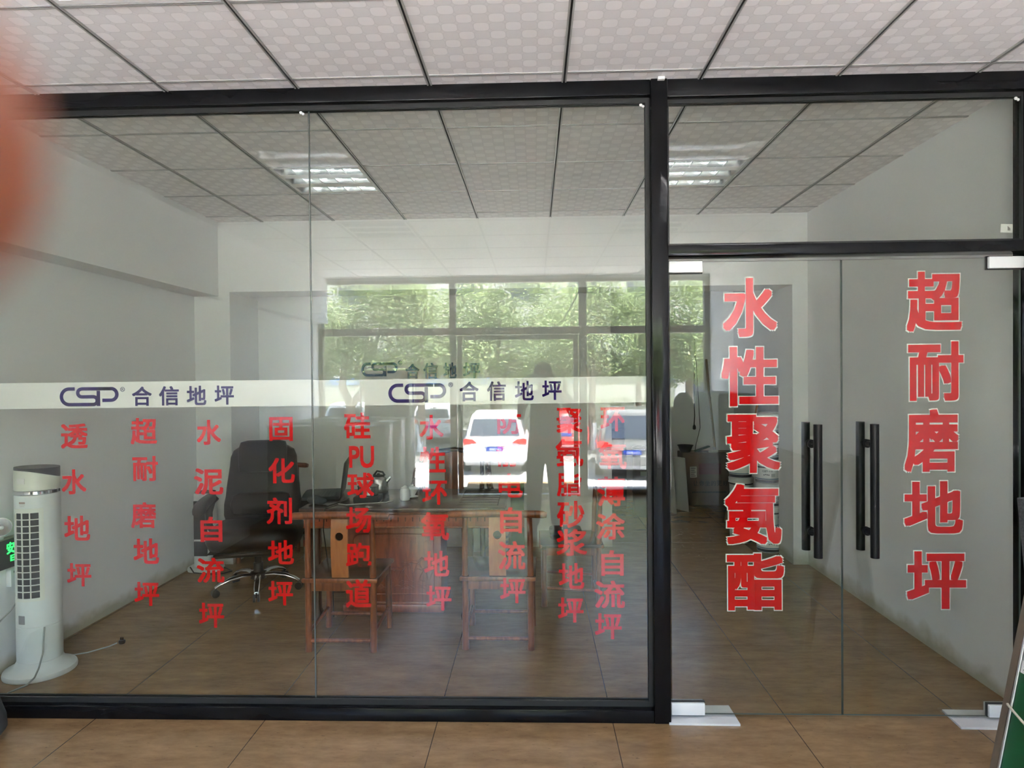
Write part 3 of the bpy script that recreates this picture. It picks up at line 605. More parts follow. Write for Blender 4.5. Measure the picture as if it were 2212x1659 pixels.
# ---- office chair
def office_chair():
    t = thing('office_chair', 'dark brown leather swivel office chair with chrome star base', 'office chair', (-2.05, 4.83, 0), math.radians(13))
    tilt = math.radians(9)
    def cushion(name, secs, parent, ex=2.8):
        bm = new(); loft(bm, [superring(bm, c, hx, hy, ex, 32, Matrix.Rotation(rx, 3, 'X')) for c, hx, hy, rx in secs]); return obj(name, bm, LEATHER, parent, angle=60)
    seat = cushion('seat', [((0, -.02, .345), .27, .24, 0), ((0, -.02, .355), .305, .285, 0), ((0, -.03, .41), .325, .305, 0), ((0, -.03, .46), .322, .30, 0), ((0, -.02, .492), .29, .27, 0), ((0, -.02, .50), .20, .19, 0)], t, 4.0)
    bm = new(); box(bm, -.26, .26, -.25, .22, .300, .343, .02); obj('footrest', bm, LEATHER, t)
    bm = new(); box(bm, -.285, .285, -.29, .20, .343, .350, .003); obj('seat_rail', bm, DARKP, t)
    back = []
    for z, hx, hy in ((.44, .21, .035), (.455, .265, .06), (.52, .285, .075), (.60, .285, .082), (.66, .275, .070), (.72, .27, .075), (.80, .26, .075), (.88, .25, .07), (.95, .245, .066), (1.0, .225, .06), (1.03, .18, .045), (1.04, .12, .02)):
        back.append(((0, .235 + (z - .5) * math.tan(tilt), z), hx, hy, 0))
    bk = cushion('backrest', back, t, 3.2)
    hd = [((0, .225 + (z - .5) * math.tan(tilt) - .035, z), hx, hy, 0) for z, hx, hy in ((.835, .155, .02), (.845, .172, .055), (.93, .178, .07), (1.02, .178, .065), (1.065, .165, .05), (1.078, .12, .02))]
    h = cushion('headrest', hd, bk, 4.0)
    for zc in (.56, .645): 
        sec = [((x, .145 + (zc - .5) * math.tan(tilt) + .01 * abs(x) / .2, zc), .004 if abs(x) > .2 else .02, .05, 0) for x in (-.2, .2)]
    lum = [((0, .185 + (z - .5) * math.tan(tilt) - .04, z), hx, hy, 0) for z, hx, hy in ((.53, .15, .02), (.545, .205, .05), (.61, .225, .062), (.675, .205, .05), (.69, .15, .02))]
    cushion('lumbar_pillow', lum, bk, 3.4)
    for s in (-1, 1):
        bm = new(); tube(bm, [(s * .30, .10, .38), (s * .365, .12, .46), (s * .375, .15, .56), (s * .36, .19, .63), (s * .33, .21, .66)], [.022, .026, .028, .026, .022], 12); a = obj('arm', bm, DARKP, t)
        bm = new(); loft(bm, [superring(bm, (s * .36, y, z), hx, hz, 3, 20, Matrix.Rotation(PI / 2, 3, 'X')) for y, z, hx, hz in ((.19, .665, .02, .012), (.16, .668, .038, .03), (.0, .662, .043, .034), (-.13, .650, .045, .036), (-.19, .628, .042, .032), (-.215, .610, .022, .016))]); obj('arm_pad', bm, LEATHER, a, angle=60)
    bm = new(); lathe(bm, [(.034, .12), (.034, .20), (.026, .205), (.026, .298)], seg=20); obj('gas_column', bm, DARKP, t)
    bm = new(); box(bm, -.09, .09, -.11, .11, .275, .2995, .008); obj('tilt_plate', bm, DARKP, t)
    bm = new(); lathe(bm, [(.055, .085), (.062, .095), (.062, .125), (.045, .135)], seg=24); obj('hub', bm, DARKP, t)
    for k in range(5):
        a = math.radians(-83 + 72 * k); d = Vector((math.cos(a), math.sin(a), 0)); n = Vector((-d.y, d.x, 0))
        bm = new(); rings = []
        for r, z, hw, hh in ((.05, .112, .026, .018), (.12, .118, .024, .017), (.20, .108, .021, .014), (.27, .085, .019, .012), (.305, .064, .016, .009)):
            rings.append([bm.verts.new(d * r + n * (hw * math.cos(q)) + Vector((0, 0, z + hh * math.sin(q)))) for q in [2 * PI * i / 12 for i in range(12)]])
        loft(bm, rings); l = obj('leg', bm, CHROME, t)
        bm = new(); c = d * .30
        for s in (-1, 1):
            M = Matrix.Translation(c + n * s * .014 + Vector((0, 0, .027))) @ n.to_track_quat('Z', 'Y').to_matrix().to_4x4()
            rr = len(bm.verts); lathe(bm, [(.020, -.009), (.027, -.007), (.027, .007), (.020, .009)], seg=18); bm.verts.ensure_lookup_table(); bmesh.ops.transform(bm, matrix=M, verts=bm.verts[rr:])
        tube(bm, [c + Vector((0, 0, .03)), c + Vector((0, 0, .066))], .008, 8); obj('caster', bm, DARKP, l)
office_chair()

# ---- wooden chairs
def wooden_chair(label):
    """Low yoke-back chair; its back is towards -y, seat centre over the origin."""
    t = thing('wooden_chair', label, 'chair', (0, 0, 0), 0, 'wooden yoke-back chairs')
    W2, D2 = .187, .185
    for s in (-1, 1):
        bm = new(); tube(bm, [(s * W2, -D2, 0), (s * W2, -D2, .41), (s * W2 * .995, -D2 - .004, .60), (s * W2 * .98, -D2 - .012, .765)], [.0195, .0185, .0175, .0150], 14); obj('leg', bm, WOOD, t)
        bm = new(); tube(bm, [(s * W2 * 1.02, D2, 0), (s * W2 * 1.0, D2, .388)], [.0195, .0175], 14); obj('leg', bm, WOOD, t)
        bm = new(); tube(bm, [(s * W2, -D2, .105), (s * W2 * 1.01, D2, .125)], .0105, 10); obj('stretcher', bm, WOOD, t)
    bm = new(); tube(bm, [(-.282, -D2 - .012, .772), (-.26, -D2 - .013, .775), (-.10, -D2 - .028, .783), (0, -D2 - .031, .784), (.10, -D2 - .028, .783), (.26, -D2 - .013, .775), (.282, -D2 - .012, .772)], [.016, .0215, .021, .021, .021, .0215, .016], 14); obj('top_rail', bm, WOOD, t)
    bm = new(); tube(bm, [(-W2, -D2, .062), (W2, -D2, .062)], .0115, 10); obj('stretcher', bm, WOOD, t)
    bm = new(); tube(bm, [(-W2, D2, .085), (W2, D2, .085)], .0115, 10); obj('stretcher', bm, WOOD, t)
    bm = new(); box(bm, -.215, .215, -D2 - .028, D2 + .03, .400, .424, .008); st = obj('seat', bm, WOODD, t)
    bm = new(); box(bm, -.217, .217, -D2 - .031, -D2 - .012, .398, .423, .006); box(bm, -.217, .217, D2 + .015, D2 + .033, .398, .423, .006); obj('seat_frame', bm, WOOD, st)
    bm = new()
    box(bm, -W2 + .012, W2 - .012, -D2 - .006, -D2 + .010, .345, .399, .003); box(bm, -W2 + .012, W2 - .012, D2 - .010, D2 + .006, .345, .399, .003)
    for s in (-1, 1): box(bm, s * W2 - .008, s * W2 + .008, -D2 + .012, D2 - .012, .345, .399, .003)
    obj('apron', bm, WOOD, t)
    # splat with a round hole, gently S-curved
    bm = new(); n = 24; zc, hr, hw = .660, .0235, .048; z0, z1 = .424, .772
    yc = lambda z: -D2 - .012 - .018 * math.sin((z - z0) / (z1 - z0) * PI) + .010
    cir = [(hr * math.cos(2 * PI * k / n), zc + hr * math.sin(2 * PI * k / n)) for k in range(n)]
    sq = []
    for k in range(n):
        a = 2 * PI * k / n; c, s = math.cos(a), math.sin(a); q = hw / max(abs(c), abs(s)); sq.append((c * q, zc + s * q))
    def sheet(y_off):
        A = [bm.verts.new((x, yc(z) + y_off, z)) for x, z in cir]; B = [bm.verts.new((x, yc(z) + y_off, z)) for x, z in sq]
        return A, B
    A0, B0 = sheet(-.006); A1, B1 = sheet(.006); ring_faces(bm, A0, B0); ring_faces(bm, A1, B1); ring_faces(bm, A0, A1)
    ring_faces(bm, B0, B1)
    zz = [z0 + (zc - hw - z0) * k / 8 for k in range(9)]
    rr = [[bm.verts.new((x, yc(z) + y, z)) for x, y in ((-hw, -.006), (hw, -.006), (hw, .006), (-hw, .006))] for z in zz]; loft(bm, rr)
    zz = [zc + hw + (z1 - zc - hw) * k / 3 for k in range(4)]
    rr = [[bm.verts.new((x, yc(z) + y, z)) for x, y in ((-hw, -.006), (hw, -.006), (hw, .006), (-hw, .006))] for z in zz]; loft(bm, rr)
    bmesh.ops.remove_doubles(bm, verts=bm.verts, dist=.0004)
    obj('back_splat', bm, WOODL, t, angle=50)
    return t
ch = wooden_chair('wooden yoke-back chair facing the tea table, nearest the glass seam')
ch.location = (-1.108, 3.915, 0); ch.rotation_euler = (0, 0, math.radians(-.5))
dup(ch, (-.213, 3.955, 0), math.radians(-1), 'wooden yoke-back chair facing the bare end of the tea table')
dup(ch, (.243, 4.668, 0), math.radians(90), 'wooden chair turned sideways at the end of the tea table')
dup(ch, (-2.32, 5.70, 0), math.radians(180), 'wooden chair standing behind the leather office chair')

def round_chair():
    t = thing('round_back_armchair', 'dark round-backed wooden armchair behind the tea table', 'armchair', (-.655, 5.27, 0), math.radians(4))
    W2, D2 = .235, .20
    for sx in (-1, 1):
        for sy in (-1, 1):
            bm = new(); tube(bm, [(sx * W2, sy * D2, 0), (sx * W2, sy * D2, .44), (sx * W2 * .98, sy * D2 * (1.0 if sy < 0 else 1.12), .79 if sy < 0 else .89)], [.02, .019, .015], 12); obj('leg', bm, WOODD, t)
    bm = new(); pts = [(-.30, -.30, .655), (-.315, -.26, .675), (-.30, -.215, .70), (-.285, -.16, .745), (-.285, -.08, .80), (-.28, .04, .86), (-.24, .16, .905), (-.14, .25, .935), (0, .285, .945)]
    pts = pts + [(-x, y, z) for x, y, z in reversed(pts[:-1])]
    tube(bm, pts, [.018, .023] + [.024] * 13 + [.023, .018], 14); obj('arm_rail', bm, WOODD, t, angle=60)
    bm = new(); box(bm, -.26, .26, -.24, .24, .43, .455, .008); obj('seat', bm, WOODD, t)
    bm = new(); prism(bm, [(-.08, .455), (.08, .455), (.08, .935), (-.08, .935)], .255, .272, lambda u, v, d: (u, d, v)); obj('back_splat', bm, WOOD, t)
    for s in (-1, 1):
        bm = new(); tube(bm, [(s * W2, -D2, .10), (s * W2, D2, .10)], .011, 10); obj('stretcher', bm, WOODD, t)
round_chair()

# ---- tea table
def tea_table():
    t = thing('tea_table', 'long red-brown carved wooden tea table with dark slatted top', 'table', (0, 0, 0))
    X0, X1, Y0, Y1, ZT = -1.50, -.190, 4.15, 4.88, .733
    bm = new(); box(bm, X0, X1, Y0, Y1, .705, ZT, .008); top = obj('table_top', bm, WOODD, t)
    bm = new()
    for k in range(7):
        y = Y0 + .10 + k * .088; box(bm, -.50, X1 - .05, y, y + .005, ZT - .001, ZT + .0015)
    for x in (-.50, X1 - .05): box(bm, x - .003, x + .003, Y0 + .08, Y1 - .08, ZT - .001, ZT + .0018)
    obj('tray_groove', bm, DARKP, top)
    bm = new(); box(bm, X0 + .02, X1 + .12, Y0 + .035, Y0 + .065, .600, .7045, .004); ap = obj('apron', bm, WOODR, t)
    bm = new(); tube(bm, [(X0 + .02, Y0 + .03, .693), (X1 + .12, Y0 + .03, .693)], .008, 8); tube(bm, [(X0 + .02, Y0 + .032, .605), (X1 + .12, Y0 + .032, .605)], .006, 8); obj('apron_bead', bm, WOOD, ap)
    for q in range(22):
        pass
    bm = new()
    for q in range(24): box(bm, -1.38 + q * .046, -1.374 + q * .046, Y0 + .0335, Y0 + .036, .642, .668)
    obj('apron_carving', bm, WOODD, ap)
    bm = new(); box(bm, X0 + .02, X0 + .05, Y0 + .07, Y1 - .05, .60, .7045, .004); obj('apron', bm, WOODR, t)
    bm = new(); box(bm, X0 + .02, X1 - .02, Y1 - .07, Y1 - .04, .60, .7045, .004); obj('apron', bm, WOODR, t)
    for x, y in ((-1.43, Y0 + .10), (-.435, Y0 + .10), (-1.43, Y1 - .09), (-.49, Y1 - .09)):
        bm = new(); rings = [superring(bm, (x, y, z), h, h, 5, 20) for z, h in ((0, .042), (.03, .047), (.06, .036), (.30, .034), (.598, .038))]; loft(bm, rings); obj('leg', bm, WOODD, t)
    # carved pedestal between the legs
    PX0, PX1, PY = -1.262, -.625, 4.365
    bm = new(); box(bm, PX0, PX1, PY, PY + .30, .055, .578, .006); ped = obj('pedestal', bm, WOODR, t)
    bm = new(); box(bm, PX0 - .02, PX1 + .02, PY - .02, PY + .32, 0, .055, .012); box(bm, PX0 - .008, PX1 + .008, PY - .008, PY + .31, .052, .068, .004); obj('plinth', bm, WOODR, ped)
    bm = new(); fx0, fx1, fz0, fz1, cut = PX0 + .05, PX1 - .05, .120, .520, .035
    path = [(fx0, fz0 + cut), (fx0 + cut * .4, fz0 + cut * .4), (fx0 + cut, fz0), (fx1 - cut, fz0), (fx1 - cut * .4, fz0 + cut * .4), (fx1, fz0 + cut), (fx1, fz1 - cut), (fx1 - cut * .4, fz1 - cut * .4), (fx1 - cut, fz1), (fx0 + cut, fz1), (fx0 + cut * .4, fz1 - cut * .4), (fx0, fz1 - cut), (fx0, fz0 + cut)]
    tube(bm, [(x, PY - .001, z) for x, z in path], .005, 8); obj('carved_border', bm, WOODR, ped)
    fn = lambda u, v, d: (u, PY - d, v)
    for ch_, x in (('马', -.715), ('到', -.815), ('成', -.915), ('功', -1.015)):
        bm = new(); put_glyph(bm, ch_, x - .024, x + .024, .452, .500, fn, t=.0025, off=.004); obj('carved_character', bm, WOODR, ped, smooth=False)
    rnd = random.Random(3); bm = new()
    for h in range(5):                                # low relief of running horses, as carved strokes
        cx, cz = -1.12 + h * .105, .27 + .045 * (h % 2)
        body = [(cx - .055, cz + .008), (cx - .02, cz + .020), (cx + .025, cz + .015), (cx + .052, cz + .045), (cx + .072, cz + .036)]
        tube(bm, [(x, PY - .0005, z) for x, z in body], [.006, .012, .012, .008, .004], 8)
        for lx, dx in ((-.04, -.035), (-.03, .015), (.03, .04), (.02, -.02)): tube(bm, [(cx + lx, PY - .0005, cz + .006), (cx + lx + dx * .6, PY - .0005, cz - .025), (cx + lx + dx, PY - .0005, cz - .055)], [.005, .0035, .002], 6)
        tube(bm, [(cx - .055, PY - .0005, cz + .01), (cx - .085, PY - .0005, cz + .018), (cx - .10, PY - .0005, cz)], [.004, .003, .001], 6)
    for q in range(26):
        x, z = rnd.uniform(fx0 + .05, fx1 - .05), rnd.uniform(.15, .20); tube(bm, [(x, PY - .0005, z), (x + .02, PY - .0005, z + rnd.uniform(.004, .02)), (x + .045, PY - .0005, z + rnd.uniform(-.004, .006))], .0022, 6)
    obj('carved_relief', bm, WOODR, ped)
tea_table()

ZT = .733
# ---- things on the table
t = thing('laptop', 'open black laptop at the office chair end of the tea table', 'laptop', (-1.355, 4.60, ZT + .0012), math.radians(101))
bm = new(); box(bm, -.175, .175, .0, .245, .004, .024, .004); box(bm, -.16, .16, .01, .03, 0, .004); box(bm, -.16, .16, .21, .23, 0, .004); k = obj('base', bm, DARKP, t)
bm = new()
for r in range(5):
    for c in range(13): box(bm, -.158 + c * .0244, -.138 + c * .0244, .035 + r * .022, .053 + r * .022, .0242, .0262)
obj('keyboard', bm, mat('key_grey', (0.05, 0.05, 0.052), 0.5), k)
M = Matrix.Translation((0, -.004, .022)) @ Matrix.Rotation(math.radians(8), 4, 'X')
bm = new(); box(bm, -.175, .175, -.010, 0.0, 0, .232, .003, mtx=M); s = obj('screen', bm, DARKP, t)
bm = new(); box(bm, -.165, .165, .0003, .0012, .012, .222, mtx=M); obj('display', bm, CARGLASS, s)
t = thing('tea_stove', 'black electric tea stove on the middle of the tea table', 'stove', (-1.115, 4.40, ZT), 0)
bm = new(); box(bm, -.085, .085, -.075, .075, 0, .038, .008); obj('casing', bm, DARKP, t)
bm = new(); lathe(bm, [(.066, .0385), (.066, .041)], seg=28); obj('plate', bm, CARGLASS, t)
bm = new(); lathe(bm, [(.062, 0), (.068, .006), (.069, .055), (.072, .058), (.072, .061), (.060, .068), (.02, .073), (.008, .074), (.010, .084), (.004, .088)], (-1.115, 4.40, ZT + .0415), 32); p = obj('steel_pot', bm, STEEL); tag(p, 'round steel tea pot with lid on the black stove', 'pot')
t = thing('kettle', 'steel electric kettle with black handle behind the tea stove', 'kettle', (-1.10, 4.63, ZT), 0)
bm = new(); lathe(bm, [(.070, 0), (.072, .012), (.070, .02)], seg=28); obj('base', bm, DARKP, t)
bm = new(); lathe(bm, [(.066, .0205), (.070, .03), (.066, .08), (.055, .115), (.045, .128), (.04, .131)], seg=32); b = obj('body', bm, STEEL, t)
bm = new(); lathe(bm, [(.040, .1315), (.034, .140), (.010, .143), (.011, .150), (.004, .153)], seg=24); obj('lid', bm, DARKP, t)
bm = new(); tube(bm, [(-.056, 0, .11), (-.09, 0, .13), (-.10, 0, .09), (-.075, 0, .05)], [.008, .010, .009, .007], 10); tube(bm, [(-.035, 0, .135), (-.01, 0, .168), (.03, 0, .160), (.045, 0, .135)], .007, 8); obj('handle', bm, DARKP, t)
bm = new(); tube(bm, [(.05, 0, .09), (.075, 0, .115), (.088, 0, .128)], [.018, .012, .008], 10); obj('spout', bm, STEEL, t)
bm = new(); lathe(bm, [(.024, 0), (.030, .004), (.033, .02), (.034, .06), (.030, .074), (.026, .080), (.027, .086)], (-.872, 4.42, ZT), 24); p = obj('tea_jar', bm, WHITEP); tag(p, 'white porcelain tea jar on the tea table', 'jar')
bm = new(); lathe(bm, [(.010, .0865), (.020, .088), (.006, .098), (.003, .100)], (-.872, 4.42, ZT), 16); obj('knob', bm, WHITEP, p)
t = thing('lidded_cup', 'white lidded tea cup on a saucer beside the tea jar', 'cup', (-.842, 4.515, ZT), 0)
bm = new(); lathe(bm, [(.020, 0), (.040, .006), (.044, .010), (.040, .011)], seg=24); obj('saucer', bm, WHITEP, t)
bm = new(); lathe(bm, [(.016, .0112), (.020, .02), (.034, .045), (.042, .060), (.044, .064)], seg=24); obj('bowl', bm, WHITEP, t)
bm = new(); lathe(bm, [(.042, .0645), (.030, .074), (.010, .080), (.012, .087), (.009, .089)], seg=24); obj('lid', bm, WHITEP, t)
bm = new(); ball(bm, (-1.445, 4.30, ZT + .030), .05, .040, .029); ball(bm, (-1.40, 4.27, ZT + .024), .045, .035, .023); o = obj('cloth_pouch', bm, CLOTH); tag(o, 'crumpled dark cloth pouch on the table end near the office chair', 'pouch')
bm = new(); tube(bm, [(-1.28, 4.27, ZT + .005), (-1.22, 4.24, ZT + .005), (-1.08, 4.29, ZT + .005), (-.98, 4.32, ZT + .005), (-.95, 4.40, ZT + .005)], .0035, 8); o = obj('pale_cable', bm, MATS['grey_cord']); tag(o, 'pale cable lying across the tea table top', 'cable')
bm = new(); tube(bm, [(-1.26, 4.45, ZT + .006), (-1.30, 4.25, ZT + .008), (-1.325, 4.165, ZT + .008), (-1.33, 4.138, ZT - .01), (-1.335, 4.130, .60), (-1.32, 4.16, .40), (-1.30, 4.20, .22), (-1.31, 4.24, .012)], .0038, 8); o = obj('black_cable', bm, RUBBER); tag(o, 'black cable hanging over the front edge of the tea table', 'cable')
bm = new(); box(bm, .10, .33, 4.70, 4.83, .4245, .475, .02); o = obj('black_pouch', bm, CLOTH); tag(o, 'small black bag on the seat of the sideways chair', 'bag')

# ---- under and behind the table
t = thing('water_jug', 'clear plastic water jug with a red label under the table', 'water jug', (-1.905, 5.60, 0))
JUG = mat('clear_jug', (0.55, 0.62, 0.60), 0.12, var=0.05); JUG.node_tree.nodes['Principled BSDF'].inputs['Transmission Weight'].default_value = 0.6
bm = new(); lathe(bm, [(.07, 0), (.075, .01), (.075, .06), (.071, .066), (.075, .072), (.075, .13)] + [(.075, .19), (.071, .196), (.075, .202), (.075, .23), (.06, .26), (.025, .285), (.022, .30)], seg=28); obj('bottle', bm, JUG, t)
bm = new(); lathe(bm, [(.0765, .132), (.0765, .188)], seg=28); obj('label', bm, mat('red_label', (0.4, 0.02, 0.02), 0.4), t)
bm = new(); lathe(bm, [(.024, .3005), (.024, .318), (.02, .32)], seg=20); obj('cap', bm, MATS['red_label'], t)
bm = new(); loft(bm, [superring(bm, (-.55, 5.93, z), a, b, 2.2, 24) for z, a, b in ((0, .06, .05), (.01, .10, .07), (.10, .105, .072), (.20, .085, .06), (.30, .055, .045), (.38, .03, .03), (.44, .022, .012))])
for v in bm.verts: v.co += Vector((math.sin(v.co.z * 40 + v.co.x * 60) * .006, 0, 0))
o = obj('plastic_bag', bm, mat('white_bag', (0.62, 0.66, 0.64), 0.4, var=0.1), angle=70); tag(o, 'white plastic bag standing on the floor behind the tea table', 'bag')
t = thing('paint_pail', 'blue and white pail beside the white plastic bag', 'pail', (-.33, 5.93, 0))
bm = new(); lathe(bm, [(.085, 0), (.095, .20), (.098, .205)], seg=28); obj('body', bm, WHITEP, t)
for z in (.03, .075, .12):
    bm = new(); lathe(bm, [(.0872 + z * .05, z), (.0885 + z * .05, z + .022)], seg=28); obj('blue_stripe', bm, mat('stripe_blue', (0.12, 0.16, 0.32), 0.4) if 'stripe_blue' not in MATS else MATS['stripe_blue'], t)
bm = new(); box(bm, -.22, -.10, 5.97, 6.045, 0, .62, .004); o = obj('green_box', bm, mat('dull_green', (0.05, 0.13, 0.06), 0.6)); tag(o, 'upright dull green box against the white back wall', 'box')

# ---- blue logo sign on the back wall
t = thing('wall_sign', 'blue company logo and characters fixed to the white back wall', 'sign', (0, 0, 0))
bf = lambda u, v, d: (u, 6.0498 - d, v)
bm = new(); logo(bm, -1.579, -1.248, 1.568, 1.697, bf, .02); obj('logo', bm, BLUESIGN, t, smooth=False)
for ch_, a, b, c, d in (('®', -1.242, -1.204, 1.673, 1.711), ('合', -1.174, -1.049, 1.545, 1.681), ('信', -1.009, -.883, 1.543, 1.688), ('地', -.827, -.706, 1.546, 1.690), ('坪', -.645, -.490, 1.540, 1.688)):
    bm = new(); put_glyph(bm, ch_, a, b, c, d, bf, t=.02, off=.004 if ch_ == '®' else .02); obj('registered_mark' if ch_ == '®' else 'character', bm, BLUESIGN, t, smooth=False)

# ================================================================== STORE ROOM
def carton():
    t = thing('carton', 'large brown carton printed 让你坐的更好 against the store wall', 'carton', (0, 0, 0))
    X0, X1, Y0, Y1, H = 1.765, 2.40, 7.98, 8.27, .622
    bm = new(); box(bm, X0, X1, Y0, Y1, 0, H, .004); b = obj('body', bm, CARTON, t)
    INK = mat('carton_ink', (0.02, 0.015, 0.012), 0.7); fn = lambda u, v, d: (u, Y0 - d - .0003, v)
    for q, ch_ in enumerate('让你坐的更好'):
        bm = new(); put_glyph(bm, ch_, 1.890 + q * .070, 1.890 + q * .070 + .058, .232, .294, fn, off=.01); obj('character', bm, INK, t, smooth=False)
    bm = new()
    for q in range(22): prism(bm, [(1.878 + q * .0185, .145), (1.878 + q * .0185 + .012, .145), (1.878 + q * .0185 + .012, .165), (1.878 + q * .0185, .165)], 0, .0005, fn)
    obj('small_print', bm, INK, t, smooth=False)
    bm = new(); prism(bm, [(1.959, .368), (2.221, .368), (2.221, .50), (1.959, .50)], 0, .0006, fn); obj('red_print', bm, mat('faded_red', (0.15, 0.03, 0.03), 0.7), t, smooth=False)
    bm = new(); prism(bm, [(1.852, .330), (1.932, .333), (1.930, .463), (1.849, .460)], 0, .0008, fn); l = obj('shipping_label', bm, mat('label_cream', (0.55, 0.55, 0.47), 0.6), t, smooth=False)
    bm = new()
    for q in range(5): prism(bm, [(1.862, .345 + q * .023), (1.918 - .012 * (q % 2), .345 + q * .023), (1.918 - .012 * (q % 2), .353 + q * .023), (1.862, .353 + q * .023)], .0008, .0012, fn)
    obj('label_print', bm, INK, l, smooth=False)
    bm = new(); box(bm, X0 + .002, X1, (Y0 + Y1) / 2 - .025, (Y0 + Y1) / 2 + .025, H, H + .001); obj('packing_tape', bm, mat('tape', (0.3, 0.22, 0.14), 0.3), t)
carton()
t = thing('plastic_bowl', 'black plastic bowl on top of the brown carton', 'bowl', (1.825, 8.10, .6225)); bm = new()
lathe(bm, [(.055, 0), (.06, .004), (.088, .075), (.097, .082), (.097, .086), (.085, .080), (.056, .01), (.02, .008)], seg=32); obj('shell', bm, DARKP, t)
t = thing('scrub_brush', 'dark green-topped brush lying beside the black bowl', 'brush', (2.035, 8.10, .6225), math.radians(15))
bm = new(); box(bm, -.10, .10, -.03, .03, .012, .030, .006, mtx=Matrix.Rotation(math.radians(-16), 4, 'Y') @ Matrix.Translation((0, 0, .02))); obj('stock', bm, mat('dark_green_plastic', (0.03, 0.10, 0.07), 0.4), t)
bm = new(); box(bm, -.10, .06, -.028, .028, 0.0, .012, .003); obj('bristles', bm, CLOTH, t)
t = thing('power_strip', 'small white power strip on the edge of the brown carton', 'power strip', (2.14, 8.02, .6235), math.radians(20)); bm = new(); box(bm, -.055, .055, -.022, .022, 0, .035, .006); obj('casing', bm, mat('old_white', (0.6, 0.6, 0.52), 0.4), t)
bm = new(); box(bm, -.02, .02, -.02, .02, .036, .066, .005); obj('adaptor', bm, WHITEP, t)
bm = new(); tube(bm, [(2.215, 8.22, .624), (2.19, 8.25, 1.0), (2.160, 8.285, 1.35), (2.13, 8.285, 1.75)], .0135, 10)
for z in (.78, 1.02, 1.27, 1.5): tube(bm, [(2.215 - (z - .62) * .077, 8.22 + (z - .62) * .065 if z < 1.3 else 8.275, z - .006), (2.215 - (z - .62) * .077, 8.22 + (z - .62) * .065 if z < 1.3 else 8.275, z + .006)], .016, 10)
o = obj('bamboo_pole', bm, mat('bamboo', (0.22, 0.15, 0.06), 0.5, var=.2)); tag(o, 'thin bamboo pole standing on the carton and leaning on the wall', 'pole')
t = thing('hanging_cable', 'black cable with a plug hanging down the store wall', 'cable', (0, 0, 0))
bm = new(); tube(bm, [(1.99, 8.290, 2.0), (1.985, 8.288, 1.6), (1.978, 8.285, 1.25), (1.984, 8.285, 1.05), (1.976, 8.285, .94)], .006, 8); obj('wire', bm, RUBBER, t)
bm = new(); lathe(bm, [(.008, 0), (.018, -.015), (.022, -.045), (.014, -.06)], (1.976, 8.278, .94), 12); obj('plug', bm, RUBBER, t)
bm = new(); tube(bm, [(1.99, 8.288, 2.0), (2.035, 8.287, 1.2), (2.05, 8.285, .9), (2.0, 8.285, .70), (1.98, 8.26, .63)], .004, 8); obj('wire', bm, RUBBER, t)
# broom, dark board, cloth leaning near the pails
t = thing('broom', 'broom with an orange handle leaning in the store room', 'broom', (0, 0, 0))
bm = new(); tube(bm, [(2.17, 7.10, .22), (2.30, 7.06, 1.0), (2.40, 7.02, 1.62)], .012, 10); obj('handle', bm, mat('orange_handle', (0.55, 0.18, 0.03), 0.5), t)
bm = new(); loft(bm, [superring(bm, (2.15, 7.10, z), a, .03, 3, 20) for z, a in ((0, .15), (.10, .13), (.20, .06), (.235, .02))]); obj('bristles', bm, mat('straw', (0.25, 0.16, 0.07), 0.8), t)
bm = new(); prism(bm, [(6.45, .95), (7.25, .95), (7.20, 1.46), (6.40, 1.40)], 2.40, 2.43, lambda u, v, d: (d + (1.6 - v) * .02, u, v)); prism(bm, [(6.5, .0), (7.2, .0), (7.2, .95), (6.5, .95)], 2.41, 2.44, lambda u, v, d: (d, u, v)); o = obj('folded_board', bm, mat('dark_board', (0.045, 0.04, 0.035), 0.6)); tag(o, 'dark folded board leaning on the shaded store wall above the pails', 'board')

